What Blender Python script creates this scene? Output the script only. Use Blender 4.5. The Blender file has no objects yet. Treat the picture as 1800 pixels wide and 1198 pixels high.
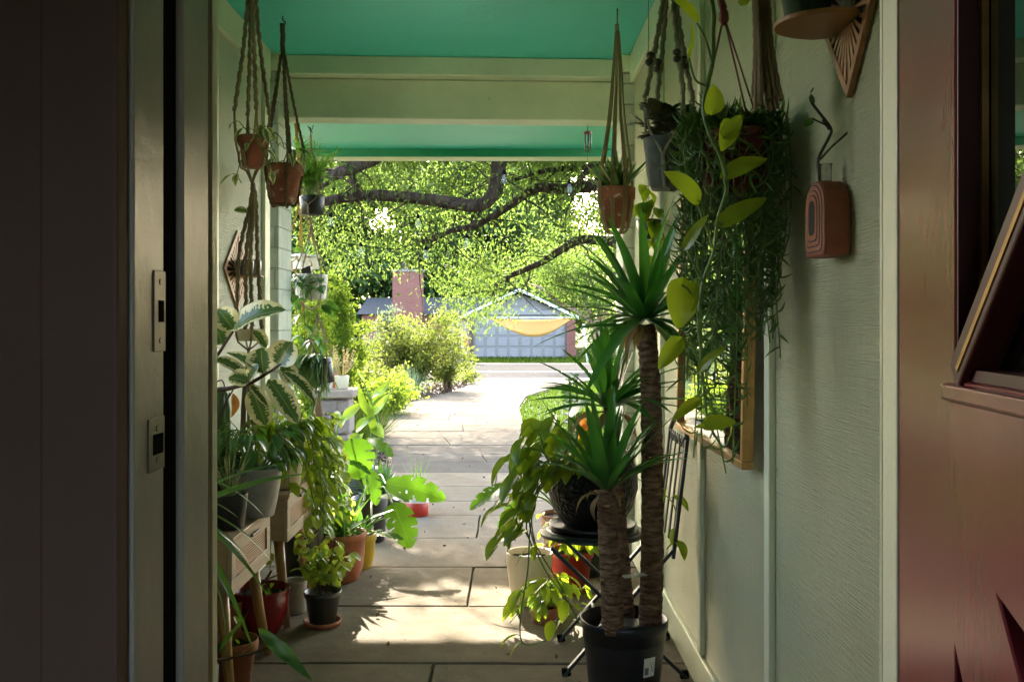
import bpy, math, random
import numpy as np
from mathutils import Vector, noise
R = math.radians
scene = bpy.context.scene
COL = scene.collection

# ---------------------------------------------------------------- camera, world, sun, exposure
F, CX, CY, H = 1700.0, 900.0, 565.0, 1.2
cam = bpy.data.cameras.new('camera'); cam_o = bpy.data.objects.new('camera', cam); COL.objects.link(cam_o)
cam_o.location = (0, 0, H); cam_o.rotation_euler = (R(90), 0, 0)
cam.sensor_width = 36; cam.lens = 34; cam.shift_y = -34 / 1800; cam.clip_start = .02; cam.clip_end = 2000
scene.camera = cam_o
SUN = Vector((-.20, 1, .595)).normalized()                      # towards the sun
world = bpy.data.worlds.new('World'); scene.world = world; world.use_nodes = True
wn = world.node_tree.nodes; wl = world.node_tree.links
sky = wn.new('ShaderNodeTexSky'); sky.sky_type = 'NISHITA'; sky.sun_disc = False
sky.sun_elevation = math.asin(SUN.z); sky.sun_rotation = math.atan2(SUN.x, SUN.y); sky.air_density = 1.0; sky.dust_density = 5.0; sky.ozone_density = .4
bg = wn['Background']; bg.inputs['Strength'].default_value = .15; wl.new(sky.outputs[0], bg.inputs['Color'])
sl = bpy.data.lights.new('sun', 'SUN'); sl.energy = 2.6; sl.angle = R(.5); sl.color = (1, .93, .82)
so = bpy.data.objects.new('sun', sl); COL.objects.link(so); so.rotation_euler = SUN.to_track_quat('Z', 'Y').to_euler()
scene.view_settings.view_transform = 'Standard'; scene.view_settings.look = 'None'
scene.view_settings.exposure = 4.08; scene.view_settings.gamma = 1
scene.cycles.max_bounces = 10; scene.cycles.diffuse_bounces = 6; scene.cycles.transmission_bounces = 8; scene.cycles.transparent_max_bounces = 8

# ---------------------------------------------------------------- helpers
V = Vector
def P(px, py, Y): return V(((px - CX) / F * Y, Y, H - (py - CY) / F * Y))      # photo measure -> place at depth Y
def U(n, Y): return n * Y / F
def gz(Y): return 0.0 if Y < 8 else (-.016 * (min(Y, 52) - 8))
def G(px, py):                                                                  # photo measure -> place on the ground
    k = (py - CY) / F
    Y = H / k
    if Y > 8: Y = (H - .128) / (k - .016)
    return V(((px - CX) / F * Y, Y, gz(Y)))
W = {}
def tag(o, label=None, cat=None, group=None, kind=None):
    if label: o['label'] = label
    if cat: o['category'] = cat
    if group: o['group'] = group
    if kind: o['kind'] = kind
    return o
def T(name, label, cat, loc=(0, 0, 0), group=None):
    o = bpy.data.objects.new(name, None); COL.objects.link(o); o.location = loc; o.empty_display_size = .1
    W[o.name] = V(loc); return tag(o, label, cat, group)
def link(name, me, mat, parent, smooth):
    me.name = name
    if mat: me.materials.append(mat)
    if smooth: me.polygons.foreach_set('use_smooth', [True] * len(me.polygons))
    o = bpy.data.objects.new(name, me); COL.objects.link(o)
    if parent: o.parent = parent; W[o.name] = W[parent.name].copy()
    else: W[o.name] = V((0, 0, 0))
    return o
class MB:
    def __init__(s): s.v = []; s.f = []; s.uv = []
    def add(s, p, uv=(0, 0)): s.v.append(tuple(p)); s.uv.append(uv); return len(s.v) - 1
    def box(s, a, b):
        x0, y0, z0 = a; x1, y1, z1 = b
        return s.hexa([(x0, y0), (x1, y0), (x1, y1), (x0, y1)], z0, z1)
    def hexa(s, poly, z0, z1):                                    # vertical prism of a plan polygon
        n = len(poly); k = len(s.v)
        for z in (z0, z1):
            for x, y in poly: s.add((x, y, z))
        s.f.append(tuple(k + i for i in reversed(range(n)))); s.f.append(tuple(k + n + i for i in range(n)))
        for i in range(n): j = (i + 1) % n; s.f.append((k + i, k + j, k + n + j, k + n + i))
        return s
    def prism(s, pts, d):                                         # any planar polygon pushed along d
        n = len(pts); k = len(s.v); d = V(d)
        for p in pts: s.add(p)
        for p in pts: s.add(V(p) + d)
        s.f.append(tuple(k + i for i in reversed(range(n)))); s.f.append(tuple(k + n + i for i in range(n)))
        for i in range(n): j = (i + 1) % n; s.f.append((k + i, k + j, k + n + j, k + n + i))
        return s
    def bar(s, a, b, w, t, side=None):                            # rectangular bar between two points
        a, b = V(a), V(b); d = (b - a).normalized(); q = V(side) if side else (V((0, 0, 1)) if abs(d.z) < .9 else V((1, 0, 0)))
        x = d.cross(q).normalized(); y = x.cross(d).normalized(); x *= w / 2; y *= t / 2
        k = len(s.v)
        for p in (a, b):
            for q in (-x - y, x - y, x + y, -x + y): s.add(p + q)
        s.f += [(k, k + 3, k + 2, k + 1), (k + 4, k + 5, k + 6, k + 7)] + [(k + i, k + (i + 1) % 4, k + 4 + (i + 1) % 4, k + 4 + i) for i in range(4)]
        return s
    def tube(s, pts, r, n=8, cap=True, rad=None):
        pts = [V(p) for p in pts]; m = len(pts); k = len(s.v)
        rr = r if isinstance(r, (list, tuple)) else [r] * m
        d0 = (pts[1] - pts[0]).normalized(); a = d0.orthogonal().normalized(); L = 0
        for i, p in enumerate(pts):
            d = (pts[min(i + 1, m - 1)] - pts[max(i - 1, 0)]).normalized()
            a = (a - d * a.dot(d)).normalized(); b = d.cross(a)
            if i: L += (p - pts[i - 1]).length
            for j in range(n):
                t = 2 * math.pi * j / n; q = rr[i] * (rad(i, j) if rad else 1)
                s.add(p + a * math.cos(t) * q + b * math.sin(t) * q, (j / n, L))
        for i in range(m - 1):
            for j in range(n):
                jj = (j + 1) % n; s.f.append((k + i * n + j, k + i * n + jj, k + (i + 1) * n + jj, k + (i + 1) * n + j))
        if cap: s.f.append(tuple(k + j for j in reversed(range(n)))); s.f.append(tuple(k + (m - 1) * n + j for j in range(n)))
        return s
    def lathe(s, c, prof, n=32, sq=(1, 1), tilt=None, rad=None):
        c = V(c); k = len(s.v); m = len(prof)
        for i, (r, z) in enumerate(prof):
            for j in range(n):
                t = 2 * math.pi * j / n; q = r * (rad(i, j) if rad else 1)
                p = V((q * math.cos(t) * sq[0], q * math.sin(t) * sq[1], z))
                if tilt is not None: p = tilt @ p
                s.add(c + p, (j / n, i / max(1, m - 1)))
        for i in range(m - 1):
            for j in range(n):
                jj = (j + 1) % n; s.f.append((k + i * n + j, k + i * n + jj, k + (i + 1) * n + jj, k + (i + 1) * n + j))
        s.f.append(tuple(k + j for j in reversed(range(n)))); s.f.append(tuple(k + (m - 1) * n + j for j in range(n)))
        return s
    def leaf(s, base, tip, nrm, hw, kind='lance', nseg=8, bend=.1, fold=.25, wav=0., droop=0.):
        base, tip = V(base), V(tip); d = tip - base; L = d.length
        if L < 1e-6: return s
        d /= L; n = V(nrm); n = n - d * n.dot(d)
        if n.length < 1e-4: n = d.orthogonal()
        n.normalize(); sd = d.cross(n); us = (-1, -.5, 0, .5, 1); k = len(s.v); cut = kind == 'monstera'
        if cut: us = (-1, -.8, -.55, -.28, 0, .28, .55, .8, 1); nseg = 34
        ph = random.random() * 6; m = len(us); tw = random.uniform(-.5, .5) * wav * 4
        for i in range(nseg + 1):
            t = i / nseg
            if kind == 'lance': w = (math.sin(math.pi * min(1, t ** .75)) ** .9) if 0 < t < 1 else 0
            elif kind == 'blade': w = min(1, .55 + t * 2.2) * (1 - t ** 2.6)
            elif kind == 'grass': w = (1 - t) ** .6 * min(1, .6 + t * 2)
            elif kind == 'heart': w = 1.32 * (t ** .38) * ((1 - t) ** .78)
            elif kind == 'oval': w = math.sqrt(max(0, 1 - (2 * t - 1) ** 2)) * (1.08 - .25 * t)
            else: w = 1.35 * (t ** .42) * ((1 - t) ** .62)
            c0 = base + d * (L * t) + n * (bend * L * math.sin(math.pi * t)) - V((0, 0, droop * L * t * t))
            for u in us:
                p = c0 + sd * (u * w * hw) + n * (fold * abs(u) * w * hw + wav * hw * math.sin(t * 14 + ph + u * 2) * abs(u) + tw * hw * u * t)
                if kind in ('heart', 'monstera'): p = p - d * (L * .17 * abs(u) * (1 - t) ** 4)
                if cut: p = p + d * (L * .16 * abs(u) * (1 - t))
                s.add(p, (u * .5 + .5, t))
        for i in range(nseg):
            for j in range(m - 1):
                if cut:
                    uu = abs(us[j] + us[j + 1]) / 2; q = (i + (4 if us[j] < 0 else 0)) % 8
                    if uu > .5 and q in (0, 1 if uu > .75 else 0) and 4 < i < nseg - 5: continue
                    if .2 < uu < .45 and q == 4 and i % 3 == 0 and 7 < i < nseg - 12: continue
                a = k + i * m + j; s.f.append((a, a + 1, a + m + 1, a + m))
        return s
    def build(s, name, mat, parent=None, smooth=False, bevel=0, sub=0):
        off = W[parent.name] if parent else V((0, 0, 0))
        me = bpy.data.meshes.new(name)
        me.from_pydata([(a - off.x, b - off.y, c - off.z) for a, b, c in s.v], [], s.f)
        uvl = me.uv_layers.new(name='UVMap')
        idx = np.empty(len(me.loops), dtype=np.int32); me.loops.foreach_get('vertex_index', idx)
        uvl.data.foreach_set('uv', np.array(s.uv, dtype=np.float32)[idx].ravel())
        me.validate()
        o = link(name, me, mat, parent, smooth)
        if bevel:
            b = o.modifiers.new('b', 'BEVEL'); b.width = bevel; b.segments = 2; b.limit_method = 'ANGLE'; b.angle_limit = R(40)
        if sub:
            b = o.modifiers.new('s', 'SUBSURF'); b.levels = b.render_levels = sub
        return o
def smooth_path(pts, k=6):                                        # Catmull-Rom
    pts = [V(p) for p in pts]; q = [pts[0] * 2 - pts[1]] + pts + [pts[-1] * 2 - pts[-2]]; out = []
    for i in range(1, len(q) - 2):
        a, b, c, d = q[i - 1:i + 3]
        for j in range(k):
            t = j / k
            out.append(.5 * ((2 * b) + (c - a) * t + (2 * a - 5 * b + 4 * c - d) * t * t + (3 * b - a - 3 * c + d) * t ** 3))
    out.append(pts[-1]); return out
def lerp_list(vals, m): return [float(np.interp(i / (m - 1) * (len(vals) - 1), range(len(vals)), vals)) for i in range(m)]

def leaf_cloud(name, C, size, mat, parent=None, droop=.5, ratio=.38, seed=0, kindmesh=None):
    """many leaf-sized rhombic faces at the points C (N,3)"""
    rng = np.random.default_rng(seed); C = np.asarray(C, dtype=np.float64); N = len(C)
    d = rng.normal(size=(N, 3)); d[:, 2] -= droop * 2; d /= np.linalg.norm(d, axis=1)[:, None]
    q = rng.normal(size=(N, 3)); sd = np.cross(d, q); sd /= np.linalg.norm(sd, axis=1)[:, None]; n = np.cross(d, sd)
    L = (np.asarray(size)[:, None] if np.ndim(size) else size) * (rng.uniform(.65, 1.35, N)[:, None]); w = L * ratio
    v = np.stack([C, C + d * L * .45 + sd * w * .5 + n * L * .08, C + d * L + n * L * -.05, C + d * L * .45 - sd * w * .5 + n * L * .08], 1).reshape(-1, 3)
    if parent: v -= np.array(W[parent.name])
    me = bpy.data.meshes.new(name); me.vertices.add(4 * N); me.vertices.foreach_set('co', v.astype(np.float32).ravel())
    me.loops.add(6 * N); base = np.arange(N)[:, None] * 4
    me.loops.foreach_set('vertex_index', (base + np.array([[0, 1, 2, 0, 2, 3]])).astype(np.int32).ravel())
    me.polygons.add(2 * N); me.polygons.foreach_set('loop_start', (np.arange(2 * N) * 3).astype(np.int32))
    me.polygons.foreach_set('loop_total', np.full(2 * N, 3, dtype=np.int32)); me.update()
    return link(name, me, mat, parent, False)
def clump_points(blobs, nclump, per, spread, seed, keep=None):
    """blobs: (centre, radii); leaves gather in clumps, mostly in the outer shell"""
    rng = np.random.default_rng(seed); out = []
    vol = np.array([b[1][0] * b[1][1] * b[1][2] for b in blobs]) ** .67; vol /= vol.sum()
    for c, r in [blobs[i] for i in rng.choice(len(blobs), nclump, p=vol)]:
        u = rng.normal(size=3); u /= np.linalg.norm(u); rad = rng.uniform(.35, 1) ** .5
        p = np.array(c) + u * np.array(r) * rad
        if keep and not keep(p, rng): continue
        s = spread * rng.uniform(.5, 1.4); k = int(per * rng.uniform(.5, 1.5))
        out.append(p + rng.normal(size=(k, 3)) * s * np.array([1, 1, .75]))
    return np.concatenate(out)

# ---------------------------------------------------------------- materials
def new_mat(name):
    m = bpy.data.materials.new(name); m.use_nodes = True; nt = m.node_tree
    return m, nt, nt.nodes['Principled BSDF'], nt.nodes['Material Output']
def N(nt, kind, **kw):
    n = nt.nodes.new('ShaderNode' + kind)
    for k, v in kw.items():
        if k in n.inputs: n.inputs[k].default_value = v
        else: setattr(n, k, v)
    return n
def c4(c): return (c[0], c[1], c[2], 1)
def mixc(nt, fac, a, b, mode='MIX'):
    m = nt.nodes.new('ShaderNodeMix'); m.data_type = 'RGBA'; m.blend_type = mode
    for sock, val in ((m.inputs[0], fac), (m.inputs[6], a), (m.inputs[7], b)):
        if hasattr(val, 'links'): nt.links.new(val, sock)
        elif isinstance(val, (tuple, list)): sock.default_value = c4(val)
        else: sock.default_value = val
    return m.outputs[2]
def ramp(nt, fac, stops):
    r = nt.nodes.new('ShaderNodeValToRGB'); el = r.color_ramp.elements
    el[0].position, el[1].position = stops[0][0], stops[-1][0]
    for i, (p, c) in enumerate(stops):
        e = el[i] if i == 0 else (el[len(el) - 1] if i == len(stops) - 1 else el.new(p)); e.color = (c, c, c, 1)
    nt.links.new(fac, r.inputs[0]); return r.outputs[0]
def coords(nt, scale=(1, 1, 1), rot=(0, 0, 0)):
    t = nt.nodes.new('ShaderNodeTexCoord'); mp = nt.nodes.new('ShaderNodeMapping')
    mp.inputs['Scale'].default_value = scale; mp.inputs['Rotation'].default_value = rot
    nt.links.new(t.outputs['Object'], mp.inputs['Vector']); return mp.outputs[0]
def nz(nt, scale, detail=5, rough=.6, vec=None):
    n = N(nt, 'TexNoise', Scale=scale, Detail=detail, Roughness=rough)
    if vec is not None: nt.links.new(vec, n.inputs['Vector'])
    else: nt.links.new(coords(nt), n.inputs['Vector'])
    return n.outputs[0]
def bump(nt, h, strength, dist, bsdf):
    b = N(nt, 'Bump', Strength=strength, Distance=dist); nt.links.new(h, b.inputs['Height']); nt.links.new(b.outputs[0], bsdf.inputs['Normal']); return b
def mat(name, col, rough=.6, var=.15, vs=6, bs=None, bd=.002, bst=.5, metal=0, spec=.5, col2=None, stretch=(1, 1, 1), speck=None):
    m, nt, b, o = new_mat(name)
    vec = coords(nt, stretch)
    f = ramp(nt, nz(nt, vs, vec=vec), [(.3, 0), (.7, 1)])
    dark = col2 or tuple(c * (1 - var * 1.6) for c in col)
    cc = mixc(nt, f, dark, col)
    if speck:
        s = ramp(nt, nz(nt, speck[0], 2), [(speck[1], 0), (speck[1] + .05, 1)]); cc = mixc(nt, s, cc, speck[2])
    nt.links.new(cc, b.inputs['Base Color'])
    rr = N(nt, 'MapRange'); rr.inputs[3].default_value = max(.02, rough - .1); rr.inputs[4].default_value = min(1, rough + .1)
    nt.links.new(nz(nt, vs * 2.3, vec=vec), rr.inputs[0]); nt.links.new(rr.outputs[0], b.inputs['Roughness'])
    b.inputs['Metallic'].default_value = metal; b.inputs['Specular IOR Level'].default_value = spec
    if bs: bump(nt, nz(nt, bs, 6, vec=vec), bst, bd, b)
    return m
def leafmat(name, a, b_, trans=(.25, .4, .03), tf=.4, rough=.4, rib=None, ribw=.06, edge=None, edgew=.6, spec=.5, bs=14):
    m, nt, b, o = new_mat(name)
    g = nt.nodes.new('ShaderNodeNewGeometry'); cc = mixc(nt, g.outputs['Random Per Island'], a, b_)
    uv = nt.nodes.new('ShaderNodeTexCoord'); sp = nt.nodes.new('ShaderNodeSeparateXYZ'); nt.links.new(uv.outputs['UV'], sp.inputs[0])
    ab = N(nt, 'Math', operation='SUBTRACT'); nt.links.new(sp.outputs[0], ab.inputs[0]); ab.inputs[1].default_value = .5
    au = N(nt, 'Math', operation='ABSOLUTE'); nt.links.new(ab.outputs[0], au.inputs[0])
    tcol = trans
    if edge:
        vec = nt.nodes.new('ShaderNodeMapping'); vec.inputs['Scale'].default_value = (2, 7, 1); nt.links.new(uv.outputs['UV'], vec.inputs[0])
        n4 = N(nt, 'TexNoise', noise_dimensions='4D', Scale=2.2, Detail=4); nt.links.new(vec.outputs[0], n4.inputs['Vector'])
        mu = N(nt, 'Math', operation='MULTIPLY'); mu.inputs[1].default_value = 50; nt.links.new(g.outputs['Random Per Island'], mu.inputs[0]); nt.links.new(mu.outputs[0], n4.inputs['W'])
        ad = N(nt, 'Math', operation='MULTIPLY_ADD'); ad.inputs[1].default_value = .75; nt.links.new(n4.outputs[0], ad.inputs[0]); nt.links.new(au.outputs[0], ad.inputs[2])
        f = ramp(nt, ad.outputs[0], [(edgew, 0), (edgew + .03, 1)]); cc = mixc(nt, f, cc, edge); tcol = mixc(nt, f, trans, tuple(min(.9, c * 1.2) for c in edge))
    if rib:
        f = ramp(nt, au.outputs[0], [(0, 1), (ribw, 0)]); cc = mixc(nt, f, cc, rib)
    if 'yucca' in name: cc = mixc(nt, ramp(nt, sp.outputs[1], [(.90, 0), (.97, 1)]), cc, (.16, .09, .04))
    if rib and rib[1] > .1:                                       # side veins
        ma = N(nt, 'Math', operation='MULTIPLY_ADD'); ma.inputs[1].default_value = -.9; nt.links.new(au.outputs[0], ma.inputs[0]); nt.links.new(sp.outputs[1], ma.inputs[2])
        mb = N(nt, 'Math', operation='MULTIPLY'); mb.inputs[1].default_value = 11; nt.links.new(ma.outputs[0], mb.inputs[0])
        fr = N(nt, 'Math', operation='FRACT'); nt.links.new(mb.outputs[0], fr.inputs[0]); f = ramp(nt, fr.outputs[0], [(0, 1), (.14, 0), (1, .0)])
        cc = mixc(nt, mixc(nt, .45, (0, 0, 0), f), cc, rib)
        if not hasattr(tcol, 'links'): tcol = mixc(nt, mixc(nt, .5, (0, 0, 0), f), trans, tuple(c * .55 for c in trans))
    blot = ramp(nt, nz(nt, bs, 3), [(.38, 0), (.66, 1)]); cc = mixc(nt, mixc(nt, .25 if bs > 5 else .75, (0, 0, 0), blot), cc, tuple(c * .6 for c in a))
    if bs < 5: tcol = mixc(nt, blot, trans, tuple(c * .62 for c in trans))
    elif rib: tcol = mixc(nt, mixc(nt, .5, (0, 0, 0), ramp(nt, nz(nt, 9, 4), [(.4, 0), (.7, 1)])), tcol, tuple(c * .5 for c in trans))
    nt.links.new(cc, b.inputs['Base Color']); b.inputs['Roughness'].default_value = rough; b.inputs['Specular IOR Level'].default_value = spec
    tr = nt.nodes.new('ShaderNodeBsdfTranslucent')
    if hasattr(tcol, 'links'): nt.links.new(tcol, tr.inputs[0])
    else: tr.inputs[0].default_value = c4(tcol)
    mx = nt.nodes.new('ShaderNodeMixShader'); mx.inputs[0].default_value = tf
    nt.links.new(b.outputs[0], mx.inputs[1]); nt.links.new(tr.outputs[0], mx.inputs[2]); nt.links.new(mx.outputs[0], o.inputs[0])
    if rough < .5:
        wv = N(nt, 'TexNoise', Scale=60, Detail=2); nt.links.new(coords(nt), wv.inputs['Vector']); bump(nt, wv.outputs[0], .15, .002, b)
    return m
def brickmat(name, c1, c2, mortar, sx, sy, painted=False):
    m, nt, b, o = new_mat(name)
    t = nt.nodes.new('ShaderNodeTexCoord'); sp = nt.nodes.new('ShaderNodeSeparateXYZ'); nt.links.new(t.outputs['Object'], sp.inputs[0])
    ad = N(nt, 'Math', operation='ADD'); nt.links.new(sp.outputs[0], ad.inputs[0]); nt.links.new(sp.outputs[1], ad.inputs[1])
    cb = nt.nodes.new('ShaderNodeCombineXYZ'); nt.links.new(ad.outputs[0], cb.inputs[0]); nt.links.new(sp.outputs[2], cb.inputs[1])
    br = N(nt, 'TexBrick', Scale=1.0); br.inputs['Brick Width'].default_value = sx; br.inputs['Row Height'].default_value = sy
    br.inputs['Mortar Size'].default_value = .006 if not painted else .005; br.inputs['Mortar Smooth'].default_value = .6
    br.inputs['Color1'].default_value = c4(c1); br.inputs['Color2'].default_value = c4(c2); br.inputs['Mortar'].default_value = c4(mortar)
    nt.links.new(cb.outputs[0], br.inputs['Vector'])
    n1 = nz(nt, 9, 6); cc = mixc(nt, .35, br.outputs['Color'], mixc(nt, ramp(nt, n1, [(.35, 0), (.65, 1)]), tuple(x * .5 for x in c1), c2))
    if painted:
        chips = ramp(nt, nz(nt, 16, 8, .75), [(.66, 0), (.70, 1)]); cc = mixc(nt, chips, cc, (.12, .11, .08))
    nt.links.new(cc, b.inputs['Base Color']); b.inputs['Roughness'].default_value = .75
    iv = N(nt, 'Math', operation='SUBTRACT'); iv.inputs[0].default_value = 1; nt.links.new(br.outputs['Fac'], iv.inputs[1])
    ad2 = N(nt, 'Math', operation='MULTIPLY_ADD'); ad2.inputs[1].default_value = .5; nt.links.new(nz(nt, 45, 5), ad2.inputs[0]); nt.links.new(iv.outputs[0], ad2.inputs[2])
    bump(nt, ad2.outputs[0], .8, .012, b); return m
def paintmat(name, col, rough=.42, hatch=True, dirt=.12, scale=1., chips=0):
    m, nt, b, o = new_mat(name)
    v1 = coords(nt, (1, 2.2, 60)); v2 = coords(nt, (60, 60, 1.6))
    a = nz(nt, 5 * scale, 4, vec=v1); c = nz(nt, 5 * scale, 4, vec=v2)
    ad = N(nt, 'Math', operation='ADD'); nt.links.new(a, ad.inputs[0]); nt.links.new(c, ad.inputs[1])
    n1 = ramp(nt, nz(nt, 2.2, 6), [(.3, 0), (.75, 1)])
    cc = mixc(nt, n1, tuple(x * (1 - dirt) for x in col), col)
    if hatch: cc = mixc(nt, mixc(nt, .5, (0, 0, 0), ramp(nt, ad.outputs[0], [(.35, 1), (.5, 0)])), cc, tuple(x * .6 for x in col)); cc = mixc(nt, mixc(nt, .5, (0, 0, 0), ramp(nt, c, [(.58, 0), (.72, 1)])), cc, tuple(min(.95, x * 1.25) for x in col))
    st = ramp(nt, nz(nt, 1.2, 5, vec=coords(nt, (6, 6, .7))), [(.55, 0), (.8, 1)]); cc = mixc(nt, mixc(nt, .25, (0, 0, 0), st), cc, tuple(x * .72 for x in col))
    if chips: cc = mixc(nt, ramp(nt, nz(nt, 22, 6, .7), [(chips, 0), (chips + .02, 1)]), cc, (.16, .14, .1))
    nt.links.new(cc, b.inputs['Base Color']); b.inputs['Roughness'].default_value = rough
    bump(nt, ad.outputs[0] if hatch else nz(nt, 30, 5), 1 if hatch else .4, .011 if hatch else .004, b)
    return m
M = {}
M['wall'] = paintmat('pale_green_paint', (.80, .81, .52), .26)
M['trim'] = paintmat('trim_paint', (.74, .76, .54), .4, hatch=False, chips=.72)
M['beam'] = paintmat('beam_paint', (.66, .74, .56), .5, hatch=False, dirt=.25, scale=.5, chips=.74)
M['teal'] = paintmat('teal_ceiling_paint', (.08, .62, .54), .42, hatch=False, dirt=.12)
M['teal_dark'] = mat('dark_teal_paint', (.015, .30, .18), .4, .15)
M['white_brick'] = brickmat('painted_brick', (.60, .63, .52), (.55, .58, .47), (.40, .42, .34), .2, .105, True)
M['brick'] = brickmat('red_brick', (.30, .10, .06), (.24, .075, .05), (.33, .27, .23), .22, .075)
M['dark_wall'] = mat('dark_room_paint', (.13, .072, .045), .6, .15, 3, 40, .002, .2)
M['room'] = mat('room_wall_paint', (.40, .34, .28), .8, .1)
M['roomfloor'] = mat('room_floor_boards', (.34, .21, .12), .5, .2, 4, stretch=(8, 1, 1))
M['jamb'] = paintmat('jamb_paint', (.36, .35, .28), .35, hatch=False, dirt=.2, chips=.7)
M['black'] = mat('black_rubber', (.004, .004, .004), .9, .1, spec=.05)
M['steel'] = mat('brushed_nickel', (.12, .115, .10), .4, .2, 20, metal=1)
def doorpaint():
    m, nt, b, o = new_mat('maroon_door_paint')
    v = coords(nt, (50, 50, 2)); n1 = ramp(nt, nz(nt, 3, 4), [(.3, 0), (.7, 1)])
    cc = mixc(nt, n1, (.16, .020, .030), (.23, .042, .052)); nt.links.new(cc, b.inputs['Base Color'])
    b.inputs['Roughness'].default_value = .24; b.inputs['Specular IOR Level'].default_value = .8
    bump(nt, nz(nt, 3, 5, vec=coords(nt, (9, 9, 1.2))), .12, .003, b); return m
M['door'] = doorpaint()
M['door_dark'] = mat('dark_red_moulding', (.07, .008, .008), .45, .2)
def glassmat():
    m, nt, b, o = new_mat('door_glass'); b.inputs['Base Color'].default_value = (.01, .015, .01, 1); b.inputs['Roughness'].default_value = .01
    b.inputs['Specular IOR Level'].default_value = 1.0; b.inputs['IOR'].default_value = 1.9; return m
M['glass'] = glassmat()
def mirrormat():
    m, nt, b, o = new_mat('mirror_silver'); b.inputs['Base Color'].default_value = (.86, .88, .84, 1); b.inputs['Metallic'].default_value = 1; b.inputs['Roughness'].default_value = .015; return m
M['mirror'] = mirrormat()
M['gold'] = mat('brass_frame', (.48, .27, .08), .4, .25, 20, metal=.6)
def stonemat(name, c1, c2, rough=.75):
    m, nt, b, o = new_mat(name)
    g = nt.nodes.new('ShaderNodeNewGeometry')
    n1 = ramp(nt, nz(nt, 2.1, 8, .65), [(.3, 0), (.72, 1)]); n2 = ramp(nt, nz(nt, 11, 8, .7), [(.35, 0), (.7, 1)])
    cc = mixc(nt, n1, c1, c2); cc = mixc(nt, mixc(nt, .5, (0, 0, 0), n2), cc, tuple(x * .62 for x in c1))
    cc = mixc(nt, mixc(nt, .4, (0, 0, 0), ramp(nt, g.outputs['Random Per Island'], [(0, 0), (1, 1)])), cc, tuple(x * .75 for x in c2))
    sp = ramp(nt, nz(nt, 70, 3, .7), [(.62, 0), (.72, 1)]); cc = mixc(nt, mixc(nt, .5, (0, 0, 0), sp), cc, tuple(x * .45 for x in c1))
    nt.links.new(cc, b.inputs['Base Color']); b.inputs['Roughness'].default_value = .95; b.inputs['Specular IOR Level'].default_value = 0.0
    ad = N(nt, 'Math', operation='MULTIPLY_ADD'); ad.inputs[1].default_value = .3; nt.links.new(nz(nt, 60, 6), ad.inputs[0]); nt.links.new(nz(nt, 7, 8), ad.inputs[2])
    bump(nt, ad.outputs[0], .6, .012, b); return m
M['floor'] = stonemat('worn_flagstone', (.165, .139, .102), (.235, .207, .165))
M['path'] = stonemat('pale_flagstone', (.098, .088, .073), (.142, .13, .11))
M['joint'] = mat('joint_dirt', (.12, .10, .075), .9, .3, 20, 60, .01)
M['road'] = mat('asphalt', (.06, .058, .055), .95, .2, 8, 80, .01, spec=0)
M['lawn'] = mat('lawn_soil', (.018, .038, .004), .95, .35, 3, 30, .03, spec=.02, col2=(.011, .024, .003))
M['mulch'] = mat('mulch', (.15, .10, .07), .9, .5, 18, 26, .05, 1., col2=(.06, .038, .026))
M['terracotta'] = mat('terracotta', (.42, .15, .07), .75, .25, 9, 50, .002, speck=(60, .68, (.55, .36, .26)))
M['terracotta_dark'] = mat('terracotta_dark_glaze', (.33, .10, .055), .7, .25, 9, 50, .002)  # terracotta in a darker base colour
M['terracotta_old'] = mat('weathered_terracotta', (.36, .13, .07), .85, .35, 14, 40, .003, speck=(32, .62, (.50, .40, .33)))
M['red_glaze'] = mat('red_glaze', (.34, .02, .025), .18, .4, 8, 14, .006, spec=.6)
M['red_pot'] = mat('red_plastic', (.42, .03, .015), .4, .15)
M['black_pot'] = mat('black_plastic', (.012, .012, .014), .42, .2, 20)
M['green_pot'] = mat('green_plastic_pot', (.02, .06, .028), .4, .2)
M['nursery'] = mat('dark_nursery_pot', (.035, .045, .04), .35, .2)
M['cream_pot'] = mat('cream_plastic', (.62, .54, .38), .45, .12, 5)
M['white_pot'] = mat('white_ceramic', (.62, .60, .53), .4, .1, 5)
M['grey_pot'] = mat('galvanised_grey', (.50, .50, .52), .4, .25, 9, metal=.2)
M['concrete'] = mat('concrete', (.36, .34, .29), .85, .25, 12, 60, .003, speck=(80, .66, (.12, .11, .09)))
M['yellow_pot'] = mat('yellow_glaze', (.58, .40, .03), .3, .15)
M['blue_pot'] = mat('pale_blue_ceramic', (.36, .42, .50), .4, .1)
M['blue_white'] = mat('blue_white_ceramic', (.45, .48, .55), .3, .2, 30, col2=(.06, .09, .22))
M['teal_pot'] = mat('mossy_grey_clay', (.14, .15, .13), .85, .4, 10, 40, .004)
def blackpebble():
    m, nt, b, o = new_mat('black_hammered_glaze'); b.inputs['Base Color'].default_value = (.006, .007, .009, 1); b.inputs['Roughness'].default_value = .35; b.inputs['Specular IOR Level'].default_value = .3
    v = N(nt, 'TexVoronoi', Scale=70); nt.links.new(coords(nt), v.inputs['Vector']); bump(nt, v.outputs['Distance'], 1, .008, b); return m
M['black_pebble'] = blackpebble()
M['soil'] = mat('potting_soil', (.035, .022, .014), .95, .5, 60, 90, .01, 1., speck=(90, .66, (.16, .12, .08)))
M['wood'] = mat('light_beech', (.42, .29, .17), .5, .15, 5, stretch=(1, 1, 12))
M['wood_front'] = mat('washed_oak', (.46, .36, .25), .55, .15, 5, stretch=(1, 1, 14))
M['leg'] = mat('varnished_leg', (.46, .26, .09), .35, .25, 5, stretch=(10, 10, 1))
M['plywood'] = mat('stained_plywood', (.36, .17, .06), .45, .2, 6, stretch=(1, 1, 8))
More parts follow.
